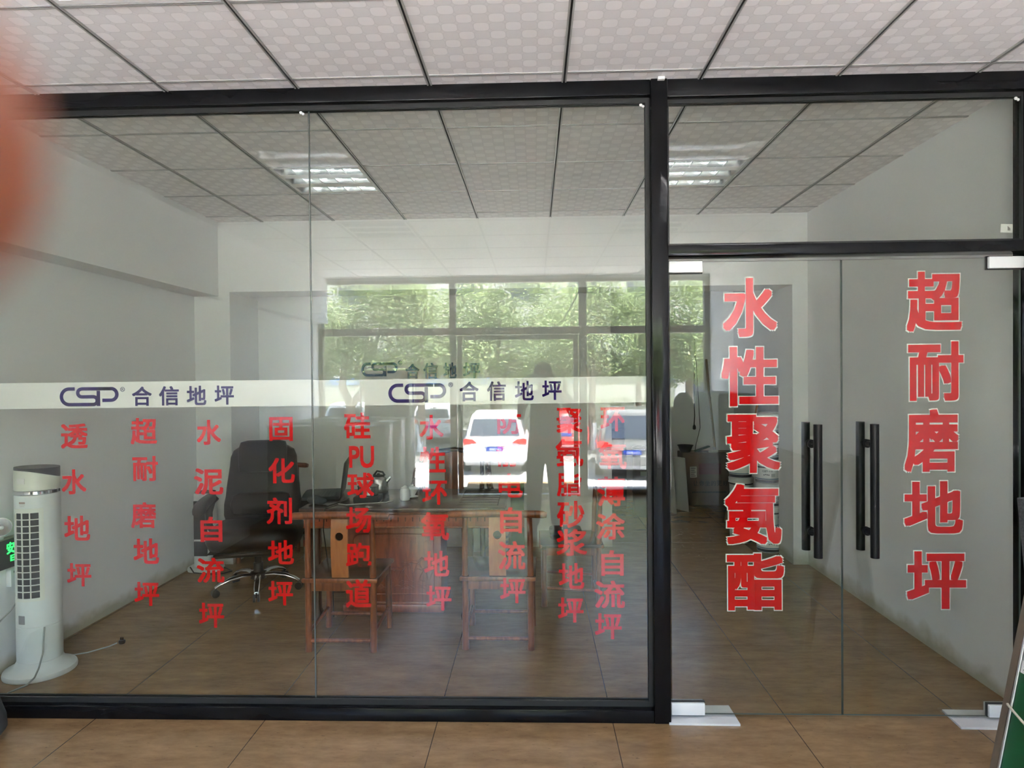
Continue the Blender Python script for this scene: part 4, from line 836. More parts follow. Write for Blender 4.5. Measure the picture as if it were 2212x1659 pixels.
# white pails with navy bands
BANDN = mat('pail_navy', (0.008, 0.010, 0.028), 0.35); PAILW = mat('pail_white', (0.72, 0.74, 0.73), 0.3, var=.03); PBLUE = mat('pail_blue', (0.02, 0.10, 0.22), 0.35)
def pail(label):
    t = thing('paint_bucket', label, 'bucket', (0, 0, 0), 0, 'white paint buckets with navy bands stacked in the store')
    bm = new(); lathe(bm, [(.096, 0), (.100, .004), (.107, .148), (.107, .150)], seg=36); obj('body', bm, PAILW, t)
    bm = new(); lathe(bm, [(.1075, .150), (.114, .152), (.114, .158), (.111, .160), (.111, .186), (.1135, .188), (.1135, .196), (.108, .200), (.104, .200), (.102, .196)], seg=36); obj('lid', bm, PAILW, t)
    for z0, z1, m in ((.006, .030, BANDN), (.136, .149, BANDN), (.036, .043, PBLUE)):
        bm = new(); r = lambda z: .1004 + (z - .004) * .0486; lathe(bm, [(r(z0) - .002, z0), (r(z0), z0), (r(z1), z1), (r(z1) - .002, z1)], seg=36); obj('navy_band' if m is BANDN else 'blue_stripe', bm, m, t)
    bm = new()
    def fn(u, v, d):
        a = -PI / 2 - .30 + u / .105; r = .1010 + (v - .004) * .0486 + d; return (r * math.cos(a), r * math.sin(a), v)
    logo(bm, -.036, .012, .100, .118, fn, .0008); obj('logo', bm, BANDN, t, smooth=False)
    for k, ch_ in enumerate('合信'):
        bm = new(); put_glyph(bm, ch_, .018 + k * .018, .033 + k * .018, .101, .117, fn, t=.0008, off=.0); obj('character', bm, BANDN, t, smooth=False)
    bm = new()
    for k, (u, v) in enumerate(((-.02, .076), (-.006, .080), (.007, .078), (.02, .076))): prism(bm, [(u + .005 * math.cos(a), v + .006 * math.sin(a)) for a in [2 * PI * i / 8 for i in range(8)]], 0, .0008, fn)
    for k in range(5): prism(bm, [(.04, .060 + k * .006), (.075, .060 + k * .006), (.075, .062 + k * .006), (.04, .062 + k * .006)], 0, .0008, fn)
    obj('small_print', bm, BANDN, t, smooth=False)
    bm = new(); tube(bm, [(-.109, 0, .142)] + [(.113 * math.cos(a), -.113 * math.sin(a) * .6, .142 - .055 * math.sin(a)) for a in [PI - PI * k / 14 for k in range(1, 14)]] + [(.109, 0, .142)], .0022, 6); obj('wire_handle', bm, WHITEP, t)
    return t
names = ['lowest', 'second lowest', 'middle', 'second highest', 'topmost']
p0 = pail('lowest white bucket of the stack by the store doorway jamb'); p0.location = (2.062, 5.925, 0); p0.rotation_euler = (0, 0, .2)
for k in range(1, 5): dup(p0, (2.062 + .006 * (-1) ** k, 5.925 + .004 * k, .201 * k), (.2, 1.2, .35, -.1, .3)[k], names[k] + ' white bucket of the stack by the store doorway jamb')
names6 = ['lowest', 'second', 'third', 'fourth', 'fifth', 'topmost']
for k in range(6): dup(p0, (2.175 + .004 * (k % 2), 6.185 + .005 * k, .201 * k), .5 + .7 * k if k < 5 else .1, names6[k] + ' white bucket of the tallest stack, behind the jamb stack')
for k in range(4): dup(p0, (1.925 - .006 * (k % 2), 6.26, .201 * k), 1.0 + .8 * k, names[k] + ' white bucket of the short stack behind the jamb stack')

# drums
t = thing('steel_drum', 'grey steel drum with a pale label near the black post', 'drum', (1.285, 7.45, 0))
DG = mat('dark_drum', (0.05, 0.055, 0.055), 0.35)
bm = new(); lathe(bm, [(.185, 0), (.19, .01), (.19, .24), (.197, .25), (.197, .262), (.19, .272), (.19, .50), (.197, .51), (.197, .522), (.19, .532), (.19, .735), (.194, .74), (.194, .755), (.18, .755), (.178, .745)], seg=36); obj('body', bm, DG, t)
bm = new()
A = [math.radians(-132 + 96 * k / 14) for k in range(15)]; a = [bm.verts.new((.1915 * math.cos(q), .1915 * math.sin(q), .455)) for q in A]; b = [bm.verts.new((.1915 * math.cos(q), .1915 * math.sin(q), .730)) for q in A]
for k in range(14): bm.faces.new((a[k], a[k + 1], b[k + 1], b[k]))
obj('label', bm, mat('pale_green_label', (0.42, 0.47, 0.42), 0.5), t)
t = thing('black_cabinet', 'low black cabinet carrying a blue plastic drum', 'cabinet', (.945, 7.86, 0))
bm = new(); box(bm, -.12, .12, -.12, .12, .02, .728, .006); obj('body', bm, DARKP, t)
bm = new(); box(bm, -.112, .112, -.126, -.1205, .04, .71, .002); obj('door', bm, CLOTH, t)
bm = new(); box(bm, -.11, .11, -.11, .11, 0, .02); obj('plinth', bm, DARKP, t)
t = thing('blue_drum', 'small blue plastic drum on the black cabinet', 'drum', (.945, 7.86, .7285))
bm = new(); lathe(bm, [(.11, 0), (.115, .01), (.115, .08), (.119, .085), (.119, .10), (.115, .105), (.115, .19), (.119, .195), (.119, .21), (.115, .215), (.115, .27), (.10, .295), (.09, .30)], seg=32); obj('body', bm, mat('blue_plastic', (0.008, 0.035, 0.15), 0.35), t)
bm = new(); lathe(bm, [(.095, .3005), (.095, .318), (.09, .322)], seg=28); obj('lid', bm, DARKP, t)
# white boards leaning near the carton
for x, y0, h, lab in ((1.50, 7.62, .95, 'taller white foam sheet leaning behind the post side of the door'), (1.66, 7.72, .62, 'shorter white foam sheet leaning beside the brown carton')):
    bm = new(); box(bm, -.006, .006, -.17, .17, 0, h, .002, mtx=Matrix.Translation((x, y0, .002)) @ Matrix.Rotation(math.radians(28), 4, 'Z') @ Matrix.Rotation(math.radians(-5), 4, 'Y')); 
    o = obj('foam_sheet', bm, WHITEP); tag(o, lab, 'foam sheet', 'white foam sheets in the store')

# ================================================================== ENTRANCE
# ---- leaning rack of coating samples at the right wall
def sample_rack():
    t = thing('sample_board', 'green floor-coating sample board tied with string by the door wall', 'sample board', (1.50, 2.275, 0))
    th = math.atan2(.113, .584)
    M = Matrix.Rotation(th, 4, 'Y')
    bm = new(); box(bm, 0, .022, -.95, -.02, 0.0, 1.06, mtx=M); p = obj('backing', bm, mat('board_black', (0.05, 0.055, 0.06), .45), t)
    bm = new(); box(bm, -.004, .026, -.02, .022, 0, 1.10, .003, mtx=M); obj('edge_trim', bm, mat('bronze_trim', (0.20, 0.165, 0.125), 0.4, metal=.4), t)
    bm = new(); tube(bm, [M @ Vector((-.006, -.022, 0)), M @ Vector((-.006, -.022, 1.08))], .007, 10); obj('edge_tube', bm, STEEL, t)
    bm = new(); box(bm, -.003, -.0002, -.93, -.028, .02, .592, mtx=M); obj('green_panel', bm, GREENB, t)
    bm = new(); box(bm, -.003, -.0002, -.93, -.028, .60, 1.04, mtx=M); obj('grey_panel', bm, mat('grey_sample', (0.33, 0.34, 0.35), .5), t)
    bm = new(); box(bm, -.005, -.0032, -.36, -.030, .572, .612, mtx=M); l = obj('white_label', bm, VWHITE, t)
    fn = lambda u, v, d: tuple(M @ Vector((-.0052 - d, -u, v)))
    for q, ch_ in enumerate('环氧耐磨'):
        bm = new(); put_glyph(bm, ch_, .040 + q * .034, .066 + q * .034, .579, .605, fn, off=.0); obj('character', bm, DARKP, l, smooth=False)
    bm = new(); pts = [M @ Vector(q) for q in ((.026, -.01, .445), (-.012, -.012, .452), (-.016, -.030, .450), (-.012, -.20, .40), (-.012, -.55, .32), (-.012, -.95, .24))]; tube(bm, pts, .0042, 8); obj('string', bm, mat('string', (0.5, 0.45, 0.36), .8), t)
    bm = new(); pts = [M @ Vector(q) for q in ((.026, -.012, .92), (-.012, -.012, .93), (-.014, -.06, .92), (-.012, -.5, .90))]; tube(bm, pts, .0042, 8); obj('string', bm, MATS['string'], t)
    bm = new(); lathe(bm, [(.030, 0), (.034, .006), (.030, .016), (.012, .020)], seg=24)
    bmesh.ops.transform(bm, matrix=M @ Matrix.Translation((-.003, -.085, .675)) @ Matrix.Rotation(-PI / 2, 4, 'Y'), verts=bm.verts); c = obj('round_sample', bm, mat('bone_sample', (0.55, 0.52, 0.45), .5), t)
    for q in range(7):
        bm = new(); a = 2 * PI * q / 6; rr = .018 if q < 6 else 0; lathe(bm, [(.0045, 0), (.0045, .0016)], seg=10); bmesh.ops.transform(bm, matrix=M @ Matrix.Translation((-.0208 if q == 6 else -.0200, -.085 + rr * math.cos(a), .675 + rr * math.sin(a))) @ Matrix.Rotation(-PI / 2, 4, 'Y'), verts=bm.verts); obj('hole', bm, DARKP, c)
    bm = new(); ball(bm, M @ Vector((-.012, -.022, .215)), .010, seg=12); obj('rivet', bm, CHROME, t)
sample_rack()
t = thing('sample_slab', 'dark speckled sample slab standing behind the green board', 'sample slab', (0, 0, 0))
bm = new(); box(bm, 0, .03, -.10, 0, 0.003, 1.115, .003, mtx=Matrix.Translation((1.822, 2.42, .0)) @ Matrix.Rotation(math.radians(-5.5), 4, 'Y')); obj('slab', bm, mat('speckled_dark', (0.06, 0.065, 0.07), .6, var=.5, scale=120), t)
bm = new(); lathe(bm, [(.09, 0), (.145, .015), (.168, .045), (.165, .09), (.150, .14), (.13, .22), (.11, .27), (.10, .275)], (-2.468, 2.735, 0), 32); o = obj('round_stool', bm, mat('grey_stool', (0.045, 0.052, 0.058), .5, var=.2)); tag(o, 'squat dark grey round stool on the floor in front of the black rail', 'stool')
# ---- things in the entrance that the glass reflects
bm = new(); tube(bm, [(.70, -2.58, 2.866), (.62, -2.58, 2.70), (.50, -2.58, 2.48), (.39, -2.59, 2.29), (.26, -2.60, 2.20), (.20, -2.625, 2.17)], .006, 8); o = obj('drooping_wire', bm, RUBBER); tag(o, 'thin black wire drooping from the ceiling across the street window', 'wire')
def big_drum(label):
    t = thing('white_drum', label, 'drum', (0, 0, 0), 0, 'white steel drums in the entrance')
    bm = new(); lathe(bm, [(.275, 0), (.29, .006), (.29, .02), (.283, .03), (.283, .30), (.292, .31), (.292, .33), (.283, .34), (.283, .62), (.292, .63), (.292, .65), (.283, .66), (.283, .93), (.29, .94), (.29, .962), (.275, .965), (.272, .945)], seg=44); obj('body', bm, DRUMW, t)
    bm = new(); tube(bm, [(.15, .0, .940), (.15, 0, .962)], .035, 16); obj('bung', bm, STEEL, t)
    return t
DL = [('white drum on the pallet, street end, against the entrance wall', -2.42, -1.92), ('white drum on the pallet, street end, beside the walkway', -1.73, -1.92), ('white drum in the middle of the pallet row by the wall', -2.42, -1.28),
      ('white drum in the middle of the pallet row by the walkway', -1.73, -1.28), ('white drum nearest the partition against the entrance wall', -2.42, -.64), ('white drum nearest the partition beside the walkway', -1.73, -.64)]
def pallet(y, label):
    t = thing('wooden_pallet', label, 'pallet', (-2.08, y, 0), 0, 'pallets under the white drums')
    for k in range(5):
        bm = new(); box(bm, -.70, .70, -.29 + k * .135, -.19 + k * .135, .10, .12); obj('deck_board', bm, MATS['straw'], t)
    for k in range(3):
        bm = new(); box(bm, -.70 + k * .64, -.58 + k * .64, -.29, .35, 0, .0995); obj('bearer', bm, MATS['straw'], t)
    return t
for q, y in enumerate((-1.95, -1.31, -.67)): pallet(y, ('wooden pallet under the street-end drums', 'wooden pallet under the middle drums', 'wooden pallet under the drums nearest the partition')[q])
d0 = big_drum(DL[0][0]); d0.location = (DL[0][1], DL[0][2], .1205)
for lab, x, y in DL[1:]: dup(d0, (x, y, .1205), random.uniform(0, 6), lab)
t = thing('small_drum', 'small grey drum beside the entrance walkway', 'drum', (-1.19, -2.28, 0))
bm = new(); lathe(bm, [(.14, 0), (.145, .01), (.145, .55), (.15, .56), (.15, .60), (.14, .61)], seg=30); obj('body', bm, mat('grey_green_paint', (0.25, 0.31, 0.29), 0.4), t)
bm = new(); lathe(bm, [(.14, .6105), (.13, .62), (.02, .622)], seg=30); obj('lid', bm, MATS['grey_green_paint'], t)
t = thing('notice_stand', 'grey notice board on a rounded tube stand by the street window', 'notice stand', (-1.90, -2.46, 0))
bm = new(); tube(bm, [(-.34, 0, .0), (-.34, 0, 1.60)] + [(-.27 - .07 * math.cos(a), 0, 1.60 + .085 * math.sin(a)) for a in (.4, .8, 1.2)] + [(-.20, 0, 1.69), (.20, 0, 1.69)] + [(.27 + .07 * math.cos(a), 0, 1.60 + .085 * math.sin(a)) for a in (1.2, .8, .4)] + [(.34, 0, 1.60), (.34, 0, 0)], .014, 10); obj('tube_frame', bm, STEEL, t)
bm = new(); box(bm, -.29, .29, -.012, .012, .95, 1.645, .004); obj('board', bm, mat('board_grey', (0.30, 0.29, 0.28), .6), t)
bm = new(); box(bm, -.335, .335, -.008, .008, 1.05, 1.07); box(bm, -.40, -.30, -.12, .12, 0, .02); box(bm, .30, .40, -.12, .12, 0, .02); obj('foot_bar', bm, STEEL, t)
bm = new(); z1 = 1.18; prism(bm, [(1.63, 0), (1.93, 0), (1.93, z1), (1.90, z1)] + [(1.78 + .12 * math.cos(a), z1 + .17 * math.sin(a)) for a in [PI * k / 12 for k in range(13)]] + [(1.66, z1), (1.63, z1)], -1.97, -1.94, lambda u, v, d: (u, d, v)); o = obj('arched_board', bm, mat('arch_grey', (0.22, 0.24, 0.23), .6)); tag(o, 'grey arched-top display board standing by the street window', 'display board')
t = thing('sample_cabinet', 'grey sample cabinet along the entrance side wall', 'cabinet', (2.11, -1.55, 0))
bm = new(); box(bm, -.155, .155, -.55, .55, .05, 1.36, .006); obj('carcass', bm, mat('cabinet_grey', (0.18, 0.20, 0.19), .5), t)
bm = new(); box(bm, -.14, .14, -.53, .53, 0, .0495); obj('plinth', bm, DARKP, t)
for k in range(2):
    bm = new(); box(bm, -.175, -.1555, -.545 + k * .548, -.003 + k * .548, .07, 1.34, .003); d = obj('door', bm, MATS['cabinet_grey'], t)
    bm = new(); tube(bm, [(-.19, -.04 + k * .08, .65), (-.19, -.04 + k * .08, .80)], .006, 8); obj('handle', bm, STEEL, d)

# ================================================================== THE PHOTOGRAPHER (seen in the glass; a fingertip reaches the lens)
def skin(name, verts, edges, m, parent=None, root=0, sub=2):
    me = bpy.data.meshes.new(name); me.from_pydata([v[:3] for v in verts], edges, [])
    o = bpy.data.objects.new(name, me); C.objects.link(o); me.materials.append(m)
    o.modifiers.new('skin', 'SKIN'); 
    for i, v in enumerate(verts):
        r = v[3]; o.data.skin_vertices[0].data[i].radius = r if isinstance(r, tuple) else (r, r); o.data.skin_vertices[0].data[i].use_root = (i == root)
    o.modifiers['skin'].use_smooth_shade = True
    s = o.modifiers.new('sub', 'SUBSURF'); s.levels = sub; s.render_levels = sub
    if parent: o.parent = parent
    return o
def photographer():
    t = thing('person', 'person in dark clothes holding up a phone with both hands to photograph the glass', 'person', (0, 0, 0))
    V = [(.10, -.33, .93, (.14, .10)), (.10, -.325, 1.10, (.135, .095)), (.10, -.32, 1.27, (.15, .10)), (.10, -.325, 1.40, (.075, .06)), (.095, -.30, 1.475, .048), (.085, -.275, 1.535, (.062, .070)), (.082, -.27, 1.60, (.074, .090)), (.085, -.285, 1.655, (.060, .070)),
         (-.02, -.33, 1.385, .060), (-.095, -.335, 1.355, .056), (-.125, -.26, 1.22, .042), (-.13, -.16, 1.17, .040), (-.105, -.09, 1.34, .034), (-.088, -.040, 1.478, .024), (-.078, -.018, 1.525, (.020, .030)),
         (.22, -.33, 1.385, .060), (.30, -.335, 1.355, .056), (.35, -.26, 1.23, .042), (.36, -.17, 1.19, .040), (.275, -.10, 1.36, .034), (.190, -.045, 1.478, .024), (.172, -.018, 1.525, (.020, .030)),
         (.01, -.335, .87, .095), (-.005, -.32, .50, .062), (-.02, -.345, .12, .042), (-.025, -.34, .05, .04), (-.035, -.22, .035, (.04, .028)),
         (.19, -.335, .87, .095), (.205, -.32, .50, .062), (.215, -.345, .12, .042), (.218, -.34, .05, .04), (.225, -.22, .035, (.04, .028))]
    E = [(0, 1), (1, 2), (2, 3), (3, 4), (4, 5), (5, 6), (6, 7), (2, 8), (8, 9), (9, 10), (10, 11), (11, 12), (12, 13), (13, 14), (2, 15), (15, 16), (16, 17), (17, 18), (18, 19), (19, 20), (20, 21), (0, 22), (22, 23), (23, 24), (24, 25), (25, 26), (0, 27), (27, 28), (28, 29), (29, 30), (30, 31)]
    # fingers grow out of the palms (index, middle, ring, little, thumb)
    def finger(palm, pts, r):
        prev = palm
        for k, p in enumerate(pts):
            V.append((p[0], p[1], p[2], r * (1.0 - .05 * k))); E.append((prev, len(V) - 1)); prev = len(V) - 1
    # index of the hand on the camera side bends over the phone edge in front of the lens
    finger(14, [(-.074, .002, 1.553), (-.062, .016, 1.5615), (-.042, .0180, 1.5655), (-.0134, .0168, 1.5652)], .0088)
    finger(14, [(-.074, .000, 1.540), (-.062, .012, 1.542), (-.046, .0105, 1.540), (-.035, .0085, 1.539)], .0078)
    finger(14, [(-.075, -.002, 1.524), (-.062, .010, 1.523), (-.047, .0095, 1.521), (-.036, .0080, 1.520)], .0074)
    finger(14, [(-.077, -.004, 1.508), (-.064, .007, 1.505), (-.050, .0080, 1.503), (-.041, .0070, 1.502)], .0066)
    finger(14, [(-.068, -.030, 1.520), (-.048, -.029, 1.527), (-.028, -.0235, 1.533)], .0088)
    finger(21, [(.170, .002, 1.556), (.160, .0160, 1.562), (.145, .0100, 1.562), (.132, .0075, 1.561)], .0078)
    finger(21, [(.170, .000, 1.540), (.158, .0140, 1.542), (.142, .0100, 1.541), (.130, .0075, 1.540)], .0078)
    finger(21, [(.170, -.002, 1.524), (.158, .0120, 1.523), (.143, .0095, 1.522), (.132, .0072, 1.521)], .0074)
    finger(21, [(.172, -.004, 1.509), (.160, .0090, 1.506), (.147, .0080, 1.504), (.138, .0066, 1.503)], .0066)
    finger(21, [(.162, -.030, 1.520), (.142, -.029, 1.528), (.122, -.0235, 1.534)], .0088)
    b = skin('body', V, E, SKIN, t)
    TV = [(.10, -.33, .90, (.155, .118)), (.10, -.325, 1.10, (.152, .112)), (.10, -.32, 1.28, (.168, .115)), (.10, -.325, 1.405, (.088, .070)), (.10, -.318, 1.435, .060), (-.02, -.33, 1.385, .072), (-.098, -.335, 1.352, .070), (-.124, -.275, 1.245, .060), (.22, -.33, 1.385, .072), (.303, -.335, 1.352, .070), (.348, -.275, 1.255, .060)]
    skin('jacket', TV, [(0, 1), (1, 2), (2, 3), (3, 4), (2, 5), (5, 6), (6, 7), (2, 8), (8, 9), (9, 10)], CLOTH, t)
    PV = [(.10, -.33, .96, (.15, .115)), (.10, -.332, .86, (.13, .11)), (.01, -.335, .80, .105), (-.005, -.32, .50, .082), (-.02, -.345, .10, .068), (.19, -.335, .80, .105), (.205, -.32, .50, .082), (.215, -.345, .10, .068)]
    skin('trousers', PV, [(0, 1), (1, 2), (2, 3), (3, 4), (1, 5), (5, 6), (6, 7)], TROUSER, t)
    for x in (-.03, .222):
        bm = new(); loft(bm, [superring(bm, (x, -.265, z), a, c, 2.4, 24) for z, a, c in ((0, .045, .13), (.02, .050, .138), (.05, .048, .125), (.075, .040, .09), (.09, .03, .06))]); obj('shoe', bm, RUBBER, t)
    bm = new(); ball(bm, (.084, -.292, 1.618), .083, .092, .076, 20); h = obj('hair', bm, HAIR, t)
    for s in (-1, 1):
        bm = new(); ball(bm, (.083 + s * .080, -.268, 1.580), .010, .018, .030, 12); obj('ear', bm, SKIN, t)
        bm = new(); ball(bm, (.083 + s * .030, -.196, 1.590), .013, .008, .009, 12); obj('eye', bm, WHITEP, t)
    bm = new(); loft(bm, [superring(bm, (.083, y, z), a, .010, 2, 12) for z, y, a in ((1.600, -.190, .006), (1.575, -.176, .011), (1.556, -.172, .016), (1.548, -.182, .010))]); obj('nose', bm, SKIN, t)
    bm = new(); ball(bm, (.083, -.196, 1.522), .026, .008, .008, 12); obj('mouth', bm, mat('lips', (0.4, 0.1, 0.08), .5), t)
    ph = thing('phone', 'dark smartphone held up sideways by the person at the glass', 'phone', (0, 0, 0))
    bm = new(); box(bm, -.030, .130, -.0125, -.0045, CAMZ - .058, CAMZ + .018, .0035); obj('body', bm, DARKP, ph)
    bm = new(); box(bm, -.027, .127, -.0131, -.0126, CAMZ - .055, CAMZ + .015); obj('screen', bm, CARGLASS, ph)
    bm = new(); tube(bm, [(0, -.0044, CAMZ), (0, -.0022, CAMZ)], .007, 20); obj('lens', bm, CARGLASS, ph)
photographer()

# ================================================================== THE STREET
GZ = -1.05
bm = new(); box(bm, -5, 5, -3.57, -2.69, GZ, -.001); struct('floor_platform', bm, PAVE)
bm = new(); box(bm, -40, 40, -14.0, -3.57, GZ - .2, GZ); struct('ground', bm, PAVE)
bm = new(); box(bm, -40, 40, -60, -14.0, GZ - .2, GZ - .005); struct('road', bm, ASPHALT)
bm = new(); box(bm, -.95, .55, -3.45, -3.25, .0, .05, .004); o = obj('sun_patch_plank', bm, MATS['straw']); tag(o, 'pale plank standing in for a patch of sun outside the entrance', 'plank')  # a sun patch on the ground, built as an added plank
def car(label, paint, loc, rotz, L_=4.5, W_=1.80, H_=1.66, plate='N·2H368', mirrored=True):
    """Rear of the car at the local origin, front towards -y."""
    t = thing('car', label, 'car', loc, rotz, 'parked cars outside the shop')
    hw = W_ / 2; P = CARPAINT[paint]
    bm = new(); R_ = []
    # stations along the length: (y, z low, z belt, half width)
    st = [(-.0, .42, .80, hw * .86), (-.06, .30, .93, hw * .96), (-.5, .24, .98, hw), (-1.6, .22, .97, hw), (-2.9, .22, .95, hw), (-3.5, .24, .92, hw * .99), (-4.2, .30, .80, hw * .93), (-L_, .40, .66, hw * .80)]
    for y, zl, zb, w in st:
        pts = [(-w * .88, zl), (-w, zl + .12), (-w, zb - .10), (-w * .93, zb), (w * .93, zb), (w, zb - .10), (w, zl + .12), (w * .88, zl)]
        R_.append([bm.verts.new((x, y, z)) for x, z in pts])
    loft(bm, R_); bmesh.ops.bevel(bm, geom=[e for e in bm.edges if e.calc_face_angle(0) > .5], offset=.03, segments=2, affect='EDGES'); obj('body', bm, P, t, angle=50)
    bm = new(); R_ = []
    for y, zt, wb, wt in ((-.10, .97, .90, .86), (-.30, H_ - .12, .90, .72), (-.42, H_ - .04, .91, .70), (-1.2, H_, .92, .70), (-2.2, H_ - .03, .92, .70), (-2.5, H_ - .09, .92, .69), (-3.25, .97, .90, .84)):
        zb = .93; R_.append([bm.verts.new((x, y, z)) for x, z in ((-hw * wb, zb), (-hw * wt, zt - .05), (-hw * wt * .9, zt), (hw * wt * .9, zt), (hw * wt, zt - .05), (hw * wb, zb))])
    loft(bm, R_); obj('cabin', bm, P, t, angle=30)
    sl = lambda z: -.10 - (z - .97) / (H_ - .12 - .97) * .20
    bm = new(); q = [(-hw * .74, 1.03), (hw * .74, 1.03), (hw * .64, H_ - .19), (-hw * .64, H_ - .19)]; prism(bm, q, .004, .014, lambda u, v, d: (u, sl(v) + d, v)); obj('rear_window', bm, CARGLASS, t)
    for s in (-1, 1):
        bm = new(); prism(bm, [(-.65, 1.02), (-2.75, 1.02), (-2.35, H_ - .17), (-.75, H_ - .15)], 0, .012, lambda u, v, d: (s * (hw * (.905 - (v - .95) * .30) + d), u, v)); obj('side_window', bm, CARGLASS, t)
        bm = new(); prism(bm, [(.52, .86), (.93, .80), (.95, .93), (.86, .97), (.66, .95)], .0, .09, lambda u, v, d: (s * hw * u, -.075 + d, v)); obj('tail_lamp', bm, LAMP, t)
        bm = new(); box(bm, s * hw * .72 - .12, s * hw * .72 + .12, -.02, .022, .47, .51, .006); obj('reflector', bm, LAMP, t)
        for y in (-.85, -3.55):
            bm = new(); M = Matrix.Translation((s * (hw - .10), y, .32)) @ Matrix.Rotation(PI / 2, 4, 'Y'); lathe(bm, [(.18, -.10), (.31, -.10), (.325, -.06), (.325, .06), (.31, .10), (.18, .10)], seg=26); bmesh.ops.transform(bm, matrix=M, verts=bm.verts); w = obj('wheel', bm, TYRE, t)
    bm = new(); box(bm, -hw * .90, hw * .90, -.10, .05, .33, .62, .05, seg=3); obj('bumper', bm, P, t)
    bm = new(); box(bm, -hw * .86, hw * .86, -.06, .06, .27, .36, .02); obj('lower_bumper', bm, mat('bumper_grey', (0.25, 0.25, 0.26), .5) if 'bumper_grey' not in MATS else MATS['bumper_grey'], t)
    bm = new(); box(bm, -.30, .30, .0, .012, .745, .765, .003); obj('trim_strip', bm, CHROME, t)
    bm = new(); box(bm, -.22, .22, .040, .056, .635, .745, .004); p = obj('number_plate', bm, mat('plate_blue', (0.01, 0.05, 0.35), .4) if 'plate_blue' not in MATS else MATS['plate_blue'], t)
    if plate:
        bm = new()
        for k, ch_ in enumerate(plate): put_glyph(bm, ch_, .19 - k * .055 - .045, .19 - k * .055, .66, .72, lambda u, v, d: (u, .0565 + d, v) if False else (2 * (.19 - k * .055) - .045 - u, .0565 + d, v), t=.001, off=.01)
        obj('plate_text', bm, VWHITE, p, smooth=False)
    bm = new(); tube(bm, [(0, -.155, 1.05), (-.18, -.150, 1.065), (-.36, -.152, 1.055)], .010, 6); obj('wiper', bm, RUBBER, t)
    return t
sedan = car('white estate car parked straight behind the entrance door', 'white', (-1.06, -11.45, GZ), 0, plate='N2H368')
g = car('grey people carrier with blue number plate beside the white car', 'grey', (2.42, -10.5, GZ), math.radians(6), 4.7, 1.85, 1.78, plate='N2A2NC')
car('red car standing between the white and the grey cars', 'red', (.98, -15.6, GZ), math.radians(-4), 4.3, 1.7, 1.48, plate=None)
car('white car parked under the forked tree', 'white', (-7.2, -18.6, GZ), math.radians(3), plate=None)
car('silver car parked beyond the trees on the road', 'silver', (-3.95, -19.4, GZ), math.radians(-3), 4.5, 1.8, 1.55, plate=None)
car('pale car parked at the corner past the grey people carrier', 'silver', (5.0, -9.2, GZ), math.radians(12), 4.5, 1.8, 1.95, plate=None)

def leaf_mesh(n, rx, rz, zc, seed, lobes):
    rnd = random.Random(seed); bm = new()
    for _ in range(n):
        L0 = rnd.choice(lobes)
        while True:
            p = Vector((rnd.uniform(-1, 1), rnd.uniform(-1, 1), rnd.uniform(-1, 1)))
            if .45 < p.length < 1: break
        c = Vector((L0[0] + p.x * L0[3], L0[1] + p.y * L0[3], L0[2] + p.z * L0[3] * .8))
        a = rnd.uniform(0, 2 * PI); d = Vector((math.cos(a), math.sin(a), rnd.uniform(-.9, .2))).normalized(); n_ = d.cross(Vector((rnd.uniform(-.5, .5), rnd.uniform(-.5, .5), 1))).normalized(); ln = rnd.uniform(.10, .19); wd_ = ln * .24
        up = n_.cross(d)
        v = [bm.verts.new(q) for q in (c, c + d * ln * .45 + n_ * wd_ - up * .01, c + d * ln, c + d * ln * .45 - n_ * wd_ - up * .01)]
        bm.faces.new(v)
    return bm
def tree(label, lm, seed, loc, forked=False, lobes=None, n=15000):
    rnd = random.Random(seed); t = thing('street_tree', label, 'tree', loc, 0, 'leafy trees along the street')
    bm = new()
    if forked:
        tube(bm, [(0, 0, 0), (.03, 0, 1.2), (.0, 0, 1.75)], [.22, .17, .17], 12); tube(bm, [(.0, 0, 1.65), (-.28, 0, 2.3), (-.10, .1, 3.4), (.35, .1, 5.0)], [.15, .13, .11, .06], 10); tube(bm, [(.05, 0, 1.65), (.5, 0, 2.2), (.75, .1, 3.0), (1.2, .2, 4.6)], [.14, .11, .09, .04], 10)
    else:
        tube(bm, [(0, 0, 0), (.03, .02, 1.3), (-.03, 0, 2.6), (.1, .1, 4.6)], [.16, .13, .11, .05], 10); tube(bm, [(-.02, 0, 2.2), (.7, .2, 3.3), (1.2, .3, 4.4)], [.08, .06, .03], 8); tube(bm, [(0, 0, 2.4), (-.8, -.1, 3.4), (-1.3, .1, 4.3)], [.07, .05, .03], 8)
    k = obj('trunk', bm, BARK, t)
    bm = new(); tube(bm, [(0, 0, .0), (.012, 0, .95)], [.225 if forked else .165, .185 if forked else .142], 12); obj('whitewash', bm, VWHITE, k)
    lb = lobes or [(rnd.uniform(-1.7, 1.7), rnd.uniform(-1.2, 1.2), rnd.uniform(3.0, 6.3), rnd.uniform(.8, 1.3)) for _ in range(14)] + [(rnd.uniform(-1.9, 1.9), rnd.uniform(-1.2, 1.2), rnd.uniform(2.75, 3.1), rnd.uniform(.55, .8)) for _ in range(6)]
    o = obj('foliage', leaf_mesh(n, 1, 1, 1, seed, lb), lm, t, smooth=False)
    return t
TL = [('forked street tree with a thick leaning trunk', -6.5, -17.2), ('street tree between the two white cars', -3.95, -17.0), ('street tree rising behind the white estate car', -1.30, -17.6), ('street tree behind the grey people carrier', 2.05, -17.4), ('street tree at the corner behind the pale car', 5.3, -16.8)]
ta = tree(TL[0][0], LEAF, 11, (TL[0][1], TL[0][2], GZ), True)
